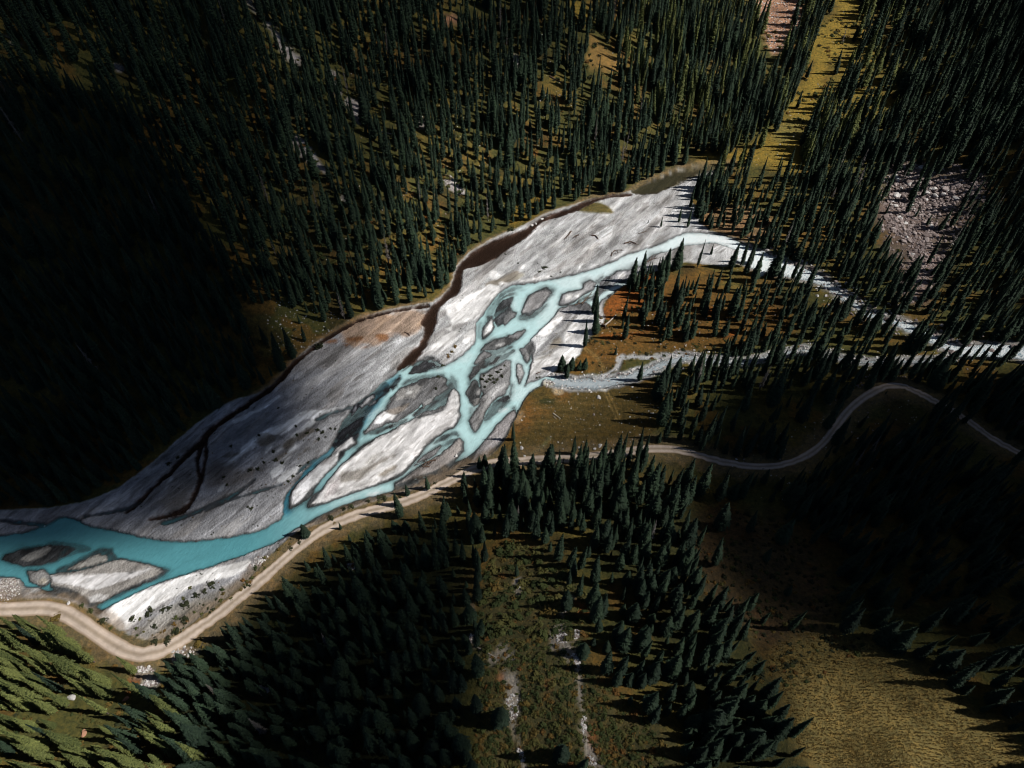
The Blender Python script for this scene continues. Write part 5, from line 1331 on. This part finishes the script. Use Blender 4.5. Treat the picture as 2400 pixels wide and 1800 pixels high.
add_spots('4: 260,865 300,225 440,312 310,335 130,690 40,640 580,262 745,250 650,300 345,732 460,690 600,380 200,940 690,370 800,260', 9, 'dark', 'on the speckled western gravel')
add_spots('5: 1700,505 1590,955 1680,935 1760,850 1910,835 1880,720 1340,650 1950,158 665,800 540,880 1600,1450 1560,1440 1290,1150 1250,1050 1990,860', 10, 'dark', 'on the shaded western gravel')
add_spots('e: 1690,760', 34, 'olive', 'among tall spruces at the upper right'); add_spots('e: 1575,280', 8, 'autumn', 'among tall spruces at the upper right')
add_spots('e: 780,830 820,850 1380,400 1440,800 1540,760', 18, 'autumn', 'beside the golden meadow'); add_spots('e: 860,1060 960,1050 760,1080 1030,1070', 20, 'olive', 'beside the golden meadow')
add_spots('d: 1245,985', 18, 'autumn', 'in the ochre glade by the far bank'); add_spots('d: 1100,1490', 16, 'dark', 'by the wide brown stream'); add_spots('d: 730,1480 1960,380 2040,640', 24, 'olive', 'on the far slope')
add_spots('1: 1920,1290 1960,1340 1880,1330 1820,1360', 9, 'dark', 'on the cut bank by the white silt'); add_spots('2: 1580,470', 6, 'dark', 'in the side stream'); add_spots('2: 1240,350 1205,375', 6, 'dark', 'at the side stream mouth')
add_spots('4: 1370,1150 1020,1250 760,1400 1240,1190 930,1290 1450,1140', 13, 'dark', 'between the river and the road')
add_spots('6: 760,1640', 20, 'autumn', 'beside the pale road at the left edge')
# the shrubby avalanche track
ax_ = rng.uniform(880, 1620, 5000); ay_ = rng.uniform(1270, 1830, 5000)
inb = sdf_poly(ax_, ay_, P('g: 860,1659 900,900 880,500 1000,220 1300,200 1500,440 1640,640 1560,800 1600,1000 1700,1100 1900,1250 2100,1500 2100,1700 860,1700'), 60) > 0
run = np.maximum(sdf_line(ax_, ay_, P('g: 1050,1050 1130,1120 1120,1250 1110,1350 1140,1480 1170,1580 1200,1700'), 26, 60), sdf_line(ax_, ay_, P('g: 1480,560 1430,650 1440,720 1400,830 1440,870 1500,920 1540,1000 1540,1100 1550,1220 1570,1330 1570,1450 1610,1560 1660,1659'), 22, 60)) > 0
good = np.nonzero(inb & ~run)[0]; got = []
for i in good:
    px_ = (34 if ay_[i] < 1500 else 19) * rng.uniform(0.55, 1.3)
    if all((ax_[i] - g_[0]) ** 2 + (ay_[i] - g_[1]) ** 2 > (0.30 * (px_ + g_[2])) ** 2 for g_ in got):
        got.append((ax_[i], ay_[i], px_))
got.sort(key=lambda g_: -g_[2])
for g_ in got[:130]:
    spots.append((g_[0], g_[1], g_[2], 'autumn' if rng.random() < 0.10 else 'olive', 'in the shrubby gully'))
SHRUB_REST = got[130:]
W_ = np.stack(unproject(ZG, [q[0] for q in spots], [q[1] for q in spots]), 1)
_, _, dd = project(W_[:, 0], W_[:, 1], W_[:, 2])
KW = {'dark': 'dark green', 'olive': 'olive green', 'autumn': 'rust brown'}
phr = rank_phrases([(q[0], q[1]) for q in spots])
for (u, v, px_, kd, pl_), (x, y, z), d_, ph_ in zip(spots, W_, dd, phr):
    szw = px_ * d_ / FPX / 1.9
    add_shrub(x, y, z, szw, kd, ('%s %s shrub, %s' % ('big' if px_ > 16 else 'small', KW[kd], ph_)) if ph_ else '%s %s shrub %s' % ('big' if px_ > 16 else 'small', KW[kd], pl_), 'shrubs ' + pl_)

def sample_px(n, spec, box=None):
    poly = P(spec); lo = poly.min(0); hi = poly.max(0)
    u = rng.uniform(lo[0], hi[0], n * 2); v = rng.uniform(lo[1], hi[1], n * 2)
    k = sdf_poly(u, v, poly, 60) > 0
    u, v = u[k][:n], v[k][:n]
    return np.stack(unproject(ZG, u, v), 1)
def rand_rot(n, full=False):
    r = np.zeros((n, 3)); r[:, 2] = rng.uniform(0, 6.28, n)
    if full: r[:, 0] = rng.uniform(-.6, .6, n); r[:, 1] = rng.uniform(-.6, .6, n)
    return r
# undergrowth between the trees, and shrubs too many to count
pts = []; sz = []; vid = []
for g_ in SHRUB_REST:
    x, y, z = (float(q[0]) for q in unproject(ZG, g_[0], g_[1])); pts.append((x, y, z)); sz.append(g_[2] * 150 / FPX / 1.9); vid.append(0 if rng.random() < .8 else 3)
for n, spec, s0, s1, auto, drk in ((1500, 'n: 600,0 1500,0 1560,380 1200,500 1000,660 700,700 500,300', .5, 1.7, .18, .3), (700, 'e: 100,200 2212,0 2212,1000 900,1000 500,700', .6, 1.6, .3, .1), (260, 'n: 1420,680 1900,720 1980,820 1600,830 1400,880 1330,870', .4, 0.9, .4, .3),
                                   (160, 'n: 1650,500 2000,520 2300,700 2350,800 2000,720 1760,600', .5, 1.2, .35, .2), (260, 'g: 860,1659 900,900 880,500 1000,220 1300,200 1500,440 1640,640 1560,800 1600,1000 1700,1100 1900,1250 2100,1500 2100,1700 860,1700', .35, .8, .3, .1),
                                   (500, 'i: 0,0 700,0 1000,500 1250,860 900,1100 500,1200 300,700 100,500', .35, .9, .3, .5), (160, 'n: 640,1380 1000,1230 1100,1260 760,1460 600,1500', .4, 1.0, .3, .5), (80, 'n: 690,1238 850,1192 1000,1140 1060,1112 1000,1150 850,1200 740,1250 640,1330 620,1330', .35, .8, .3, .6),
                                   (120, 'b: 1780,280 1850,330 1560,530 1100,840 950,840 1000,790 1500,500', .3, .7, .4, .5), (150, 'n: 0,1450 330,1560 440,1600 480,1800 0,1800', .4, 1.0, .4, .2)):
    q = sample_px(n, spec)
    pts += [tuple(p) for p in q]; sz += list(rng.uniform(s0, s1, len(q)))
    r = rng.random(len(q)); vid += list(np.where(r < auto, 3 + rng.integers(0, 3, len(q)), np.where(r > 1 - drk, 6 + rng.integers(0, 3, len(q)), rng.integers(0, 3, len(q)))))
srcs = [src(m) for m in SHR['olive'] + SHR['autumn'] + SHR['dark']]
sz = np.array(sz); vid = np.array(vid)
scatter('undergrowth', pts, rand_rot(len(pts)), np.stack([sz, sz, sz * .9], 1), len(srcs) - 1 - vid, srcs)
# grass tussocks
pts = []; sz = []
for n, spec, s0, s1 in ((9500, 'i: 500,900 800,760 1000,800 1250,860 1500,1000 1700,1100 1900,1300 2212,1500 2250,1700 800,1700 700,1400 620,1100', .14, .40), (1500, 'e: 60,1040 300,1050 700,1100 820,900 760,760 880,560 960,420 1060,300 1120,0 960,0 880,200 800,400 640,760 500,900', .2, .45),
                        (1500, 'n: 700,0 1500,0 1560,400 1200,500 1000,660 750,680', .25, .6), (900, 'n: 1420,690 1900,740 1600,820 1350,860', .2, .45), (800, 'g: 860,1659 900,900 1000,300 1300,250 1600,640 1700,1100 2100,1500 2100,1700', .2, .5), (900, 'n: 1240,930 1540,910 1560,1040 1180,1070', .12, .28)):
    q = sample_px(n, spec); pts += [tuple(p) for p in q]; sz += list(rng.uniform(s0, s1, len(q)))
sz = np.array(sz); srcs = [src(m) for m in TUF]
scatter('tussock_grass', pts, rand_rot(len(pts)), np.stack([sz * 1.2, sz * 1.2, sz], 1), rng.integers(0, 3, len(pts)), srcs)
# loose stones: scree, runnels, torrent beds, scattered on slopes
pts = []; sz = []; vid = []
TALUS = 'e: 1360,1090 1480,1050 1600,1040 1520,1120 1700,1200 1900,1180 1960,1250 1800,1300 1720,1370 1600,1420 1680,1480 1600,1600 1560,1700 1480,1700 1440,1580 1360,1520 1300,1450 1320,1330 1360,1220'
def stones(n, spec, s0, s1, kinds, pw=2.0):
    q = sample_px(n, spec)
    for p in q:
        pts.append(tuple(p)); sz.append(s0 + (s1 - s0) * rng.random() ** pw); vid.append(int(rng.choice(kinds)) * 4 + int(rng.integers(0, 4)))
stones(1600, TALUS, .25, 1.2, [0]); stones(1100, 'n: 2080,350 2180,370 2330,410 2300,500 2230,560 2200,640 2180,730 2110,710 2080,600 2050,500', .25, 1.3, [0]); stones(300, 'f: 1480,0 1660,0 1580,220 1480,200', .25, .9, [0]); stones(1400, 'e: 430,40 480,0 700,-60 790,110 700,250 650,330 590,370 520,220', .15, .75, [0, 2, 1])
for s_ in ('h: 1560,0 1620,0 1700,100 1820,240 1940,370 1960,420 1880,400 1810,320 1760,180', 'd: 10,640 80,640 140,700 140,800 90,790 40,700', 'd: 660,1140 710,1130 800,1240 790,1285 680,1210', 'h: 2110,450 2180,460 2212,560 2212,680 2150,560'): stones(220, s_, .12, .5, [0, 1])
for s_ in ('b: 1100,920 1170,870 1290,880 1310,920 1180,950 1130,1000', 'b: 840,1010 1000,1000 1000,1050 850,1050', 'b: 900,1110 1040,1080 1040,1120 920,1150', 'b: 1250,1480 1330,1450 1390,1480 1340,1580 1260,1590', 'b: 1660,1130 1740,1110 1760,1180 1680,1190', 'b: 1600,330 1700,270 1760,300 1640,380', 'g: 30,330 110,340 100,380 40,380'): stones(90, s_, .15, .6, [1, 1, 0])
for s_ in ('g: 1040,1180 1150,1180 1160,1340 1060,1370', 'g: 1400,780 1480,790 1480,860 1380,850', 'g: 1480,910 1550,930 1550,1010 1500,980', 'g: 1410,640 1480,560 1470,660', 'g: 830,790 880,800 870,860 830,850', 'g: 1130,1520 1180,1540 1200,1630 1150,1620', 'g: 1545,1310 1590,1310 1590,1440 1555,1440', 'g: 1600,1560 1660,1620 1640,1659 1590,1600', 'g: 1130,440 1170,430 1160,510 1120,500', 'g: 1510,760 1560,740 1530,840 1500,830'): stones(120, s_, .12, .42, [1, 1, 0])
# along the torrent and the side stream
for spec, n, hw, s1 in ((TORRENT, 900, 34, 1.2), (SIDE, 1300, 20, .7)):
    pth = chaikin(spec, False, 2); k = rng.integers(0, len(pth) - 1, n); t_ = rng.random(n)
    q = pth[k] + (pth[k + 1] - pth[k]) * t_[:, None]
    q = q + np.sign(rng.normal(size=(n, 2))) * np.abs(rng.normal(0, hw * .55, (n, 2))) * np.array([.5, 1.0])
    w3 = np.stack(unproject(ZG, q[:, 0], q[:, 1]), 1)
    for p in w3: pts.append(tuple(p)); sz.append(.18 + (s1 - .18) * rng.random() ** 2.5); vid.append(int(rng.choice([0, 1, 1])) * 4 + int(rng.integers(0, 4)))
stones(500, 'n: 700,0 1500,0 1560,400 1200,500 1000,680 720,840', .15, .5, [1, 0, 1], 3); stones(260, 'e: 60,1060 480,900 640,760 900,560 1000,100 1120,0 1060,300 900,560 820,900 700,1110', .15, .5, [1], 3); stones(160, 'n: 1240,930 1540,910 1560,1040 1180,1070', .12, .4, [1], 3)
stones(250, 'n: 1420,690 1900,740 1980,830 1600,830 1350,860', .15, .45, [1, 0], 3); stones(160, 'n: 620,690 790,730 800,770 700,830 620,850', .15, .5, [1], 3); stones(300, '6: 0,1130 230,1130 290,1290 230,1390 0,1500', .12, .4, [0, 1], 3)
stones(200, 'n: 1700,1060 2100,900 2200,1000 2000,1150 1700,1200', .15, .5, [1, 0], 3); stones(260, 'f: 900,1000 1200,740 1500,740 1450,800 1250,800 1000,960', .2, .8, [0], 3)
srcs = [src(m) for m in ROK['grey'] + ROK['pale'] + ROK['rust']]
sz = np.array(sz); vid = np.array(vid)
scatter('loose_stones', pts, rand_rot(len(pts), True), np.stack([sz, sz, sz], 1), len(srcs) - 1 - vid, srcs)
# dwarf plants speckling the gravel
u = rng.uniform(280, 1650, 9000); v = rng.uniform(430, 1500, 9000)
ng_ = fbm(u, v, 60, 333, 3)
k = (sdf_poly(u, v, PLAIN, 60) > 4) & (sdf_poly(u, v, WATER, 60, 1) < -4) & (rng.random(9000) < np.clip((ng_ - 0.42) * 2.2, 0.03, .6))
w3 = np.stack(unproject(ZG, u[k], v[k]), 1); w3 = w3[w3[:, 2] > 0.1]; sz = rng.uniform(.07, .30, len(w3)) ** 1.0
srcs = [src(m) for m in SHR['dark'] + SHR['autumn']]
scatter('dwarf_plants', w3, rand_rot(len(w3)), np.stack([sz, sz, sz * .8], 1), np.where(rng.random(len(w3)) < .75, rng.integers(3, 6, len(w3)), rng.integers(0, 3, len(w3))), srcs)

# boulders one can point at
def add_boulder(x, y, z, size, kind, label, group=None):
    o = link('boulder', ROK[kind][random.randrange(4)]); o.location = (x, y, z + 0.12 * size)
    o.rotation_euler = (random.uniform(-.4, .4), random.uniform(-.4, .4), random.uniform(0, 6.28)); o.scale = (size, size, size * random.uniform(.8, 1.05))
    tag(o, label, 'boulder', group); return o
BOULD = [('2: 1010,1275', 11, 'pale', 'white boulder on the brown meadow beside the river bank trees'), ('2: 2005,622', 11, 'pale', 'white boulder on the brown meadow left of the wheel tracks'), ('2: 1945,850', 7, 'grey', 'grey stone on the brown meadow below the white boulder'),
         ('2: 2025,1258', 12, 'pale', 'largest pale boulder of the heap on the meadow above the road'), ('2: 1955,1300', 8, 'pale', 'pale boulder at the left of the heap above the road'), ('2: 1750,1278', 7, 'pale', 'pale stone beside a dark spruce on the meadow margin'),
         ('2: 925,1350', 8, 'pale', 'pale boulder among the bank trees below the meadow'), ('2: 1045,1388', 7, 'pale', 'small pale boulder right of the bank trees below the meadow'), ('2: 895,1070', 6, 'pale', 'small white stone on the rusty meadow edge'),
         ('2: 160,1375', 9, 'pale', 'pale stone on the tip of the pinkish gravel bar'), ('2: 1540,275', 11, 'rust', 'reddish boulder at the foot of the spruce clump'), ('b: 475,1210', 22, 'pale', 'white rock between sunlit green spruces in the lower left corner'),
         ('b: 545,1440', 20, 'rust', 'red stone between sunlit green spruces in the lower left corner'), ('b: 825,1215', 16, 'rust', 'rusty boulder in the stand below the road bend'), ('f: 1740,630', 22, 'grey', 'dark grey boulder in the white rapids at the right'),
         ('f: 1320,425', 18, 'grey', 'dark grey boulder in the rapids under the trees'), ('f: 2150,600', 26, 'grey', 'largest dark boulder in the rapids at the right edge'), ('f: 1990,625', 16, 'grey', 'dark boulder in midstream of the rapids at the right edge'),
         ('f: 840,85', 14, 'grey', 'dark boulder on the outer bank of the foaming river elbow'), ('f: 740,60', 18, 'grey', 'biggest dark boulder on the outer bank of the foaming river elbow'), ('6: 590,475', 5, 'pale', 'tiny white stone in the dark teal water near the far shore'),
         ('8: 1350,335', 9, 'pale', 'pale stone in the narrow place of the brown stream'), ('8: 1385,320', 7, 'pale', 'small pale stone beside another in the brown stream'), ('d: 1300,1420', 8, 'pale', 'white stone on the bank above the brown stream'), ('b: 1150,770', 9, 'pale', 'pale stone among bushes near the road'),
         ('6: 900,1465', 9, 'pale', 'cream stone on the grassy verge above the pale road')]
W_ = np.stack(unproject(ZG, [P(q[0])[0][0] for q in BOULD], [P(q[0])[0][1] for q in BOULD]), 1); _, _, dd = project(W_[:, 0], W_[:, 1], W_[:, 2])
for q, (x, y, z), d_ in zip(BOULD, W_, dd): add_boulder(x, y, max(z, -0.25), q[1] * d_ / FPX / 1.7, q[2], q[3])
for p in sample_px(150, TALUS):
    sz_ = .8 + 1.0 * rng.random() ** 2
    add_boulder(p[0], p[1], p[2], sz_, 'grey' if rng.random() < .7 else 'pale', 'angular pinkish grey boulder heaped in the boulder field above the rapids' , 'boulders heaped in the boulder field')

# fallen trunks and driftwood
gb = NB('weathered_wood'); gb.l(gb.ramp(gb.noise(3, 4, .6, gb.mapped((1, 1, 1))), (.3, (.30, .25, .20)), (.7, (.52, .47, .42))), gb.b.inputs['Base Color']); gb.b.inputs['Roughness'].default_value = .9; M_WOOD = gb.m
gb = NB('dark_driftwood'); gb.l(gb.ramp(gb.noise(3, 4, .6, gb.mapped((1, 1, 1))), (.3, (.05, .03, .02)), (.7, (.13, .08, .055))), gb.b.inputs['Base Color']); gb.b.inputs['Roughness'].default_value = .9; M_DRIFT = gb.m
def tube(vs, fs, path, radii, n=7):
    path = [np.array(p, float) for p in path]; i0 = len(vs)
    for k, p in enumerate(path):
        d = path[min(k + 1, len(path) - 1)] - path[max(k - 1, 0)]; d /= np.linalg.norm(d) + 1e-9
        a = np.cross(d, (0, 0, 1.0)); a /= np.linalg.norm(a) + 1e-9; b = np.cross(d, a)
        for i in range(n):
            t = 6.2832 * i / n; vs.append(tuple(p + radii[k] * (a * math.cos(t) + b * math.sin(t))))
    for k in range(len(path) - 1):
        for i in range(n):
            j = (i + 1) % n; fs.append((i0 + k * n + i, i0 + k * n + j, i0 + k * n + n + j, i0 + k * n + n + i))
    fs.append(tuple(i0 + i for i in range(n))); fs.append(tuple(i0 + (len(path) - 1) * n + i for i in range(n))[::-1])
def add_log(spec, rad, mat, label, name='fallen_log', branches=0, roots=False):
    pp_ = P(spec); q = np.stack(unproject(ZG, pp_[:, 0], pp_[:, 1]), 1); q[:, 2] = np.maximum(q[:, 2], 0.0) + rad * .8
    base = q[0].copy(); q = q - base
    vs, fs = [], []
    r = np.linspace(rad, rad * .45, len(q)); tube(vs, fs, q, r)
    o = link(name, mesh_np(name, vs, fs, False)); o.data.materials.append(mat); o.location = base
    tag(o, label, 'log' if name == 'fallen_log' else 'driftwood')
    rr = random.Random(int(pp_[0][0]))
    for k in range(branches):
        t = rr.uniform(.25, .95); p0 = q[0] + (q[-1] - q[0]) * t; d = q[-1] - q[0]; d /= np.linalg.norm(d); sd_ = rr.choice((-1, 1))
        pr = np.array([-d[1], d[0], 0]) * sd_; L = rr.uniform(.8, 2.6) * (1.2 - t * .5)
        bv, bf = [], []; tube(bv, bf, [p0, p0 + (pr + d * .6) * L * .5 + np.array([0, 0, .25 * L]), p0 + (pr * .9 + d * 1.1) * L + np.array([0, 0, rr.uniform(.1, .6) * L])], [rad * .4, rad * .25, rad * .08], 5)
        b = link('branch', mesh_np('branch', bv, bf), o); b.data.materials.append(mat)
    if roots:
        bv, bf = [], []
        d = q[-1] - q[0]; d /= np.linalg.norm(d)
        for k in range(9):
            a = 6.28 * k / 9; pr = np.array([-d[1], d[0], 0]) * math.cos(a) + np.array([0, 0, 1]) * math.sin(a)
            tube(bv, bf, [np.zeros(3), pr * rad * 2.2 - d * rad, pr * rad * rr.uniform(3.5, 6) - d * rad * 2.5], [rad * .7, rad * .5, rad * .2], 5)
        b = link('root_plate', mesh_np('root_plate', bv, bf), o); b.data.materials.append(M_DRIFT)
add_log('2: 1415,835 1465,866 1515,900', .26, M_WOOD, 'pale bleached log lying on the open brown meadow')
add_log('2: 1425,868 1460,902', .14, M_WOOD, 'short thin pole beside the bleached log on the brown meadow')
add_log('7: 85,1475 150,1415 240,1330', .38, M_WOOD, 'pale fallen trunk with dark root plate at the rusty clearing edge', roots=True)
add_log('7: 530,270 580,255 640,235', .16, M_DRIFT, 'thin dark log on the grey gravel above the upper channel', branches=2)
add_log('8: 1690,385 1665,420 1630,452', .3, M_DRIFT, 'reddish log slanting on the open grey gravel, leftmost of three', branches=2)
add_log('8: 1760,412 1735,420 1708,436', .24, M_DRIFT, 'short reddish log on the grey gravel, middle of three', branches=3)
add_log('8: 1868,420 1900,425 1925,445', .32, M_DRIFT, 'curved reddish log on the grey gravel, rightmost of three', branches=1)
add_log('d: 1285,668 1340,615', .3, M_WOOD, 'pale fallen trunk in a clearing high on the far slope')
add_log('d: 1350,500 1395,522 1430,540', .35, M_DRIFT, 'dark fallen trunk above the pale one on the far slope')
add_log('d: 250,860 300,872 345,885', .32, M_WOOD, 'pale log lying across the far slope near the grey scree ribbon')
add_log('g: 870,878 940,915 1005,952', .18, M_WOOD, 'long thin log lying beside the left stony runnel')
add_log('b: 150,848 210,885', .22, M_WOOD, 'pale log in the lower left corner stand', branches=2)
add_log('4: 2110,665 2030,680 1960,715', .3, M_DRIFT, 'dark driftwood snag on the pinkish gravel bar', 'driftwood', 6)
add_log('4: 2030,745 1950,755', .22, M_DRIFT, 'smaller dark driftwood below the snag on the pinkish bar', 'driftwood', 4)
add_log('4: 1740,1140 1830,1100', .2, M_WOOD, 'pale log beside the wide place of the road')
add_log('1: 1790,850 1850,790 1920,712', .22, M_DRIFT, 'dark branched driftwood tree stranded in the shallow side channel', 'driftwood', 9)
add_log('1: 1700,865 1780,845 1850,810', .2, M_DRIFT, 'dark driftwood at the rim of the wet bar below the lone spruce', 'driftwood', 6)
add_log('7: 640,650 700,610 760,590', .22, M_DRIFT, 'dark tangle of driftwood on the stony inner bank', 'driftwood', 8)
add_log('7: 350,400 430,380 500,400', .3, M_DRIFT, 'reddish driftwood pile on the gravel by the upper channel', 'driftwood', 9)
add_log('7: 180,560 190,520 240,490 320,480', .22, M_DRIFT, 'dark driftwood row at the waterline of the upper channel', 'driftwood', 8)
add_log('3: 1160,0 1195,20 1220,50', .25, M_DRIFT, 'dark log at the brown stream bend on pale gravel', branches=2)
add_log('f: 1380,170 1330,260', .2, M_WOOD, 'pale log among spruces above the rapids')
add_log('2: 1200,310 1260,295', .2, M_DRIFT, 'short dark log on the lilac silt beside the side stream mouth')
print('objects', len(C.objects))
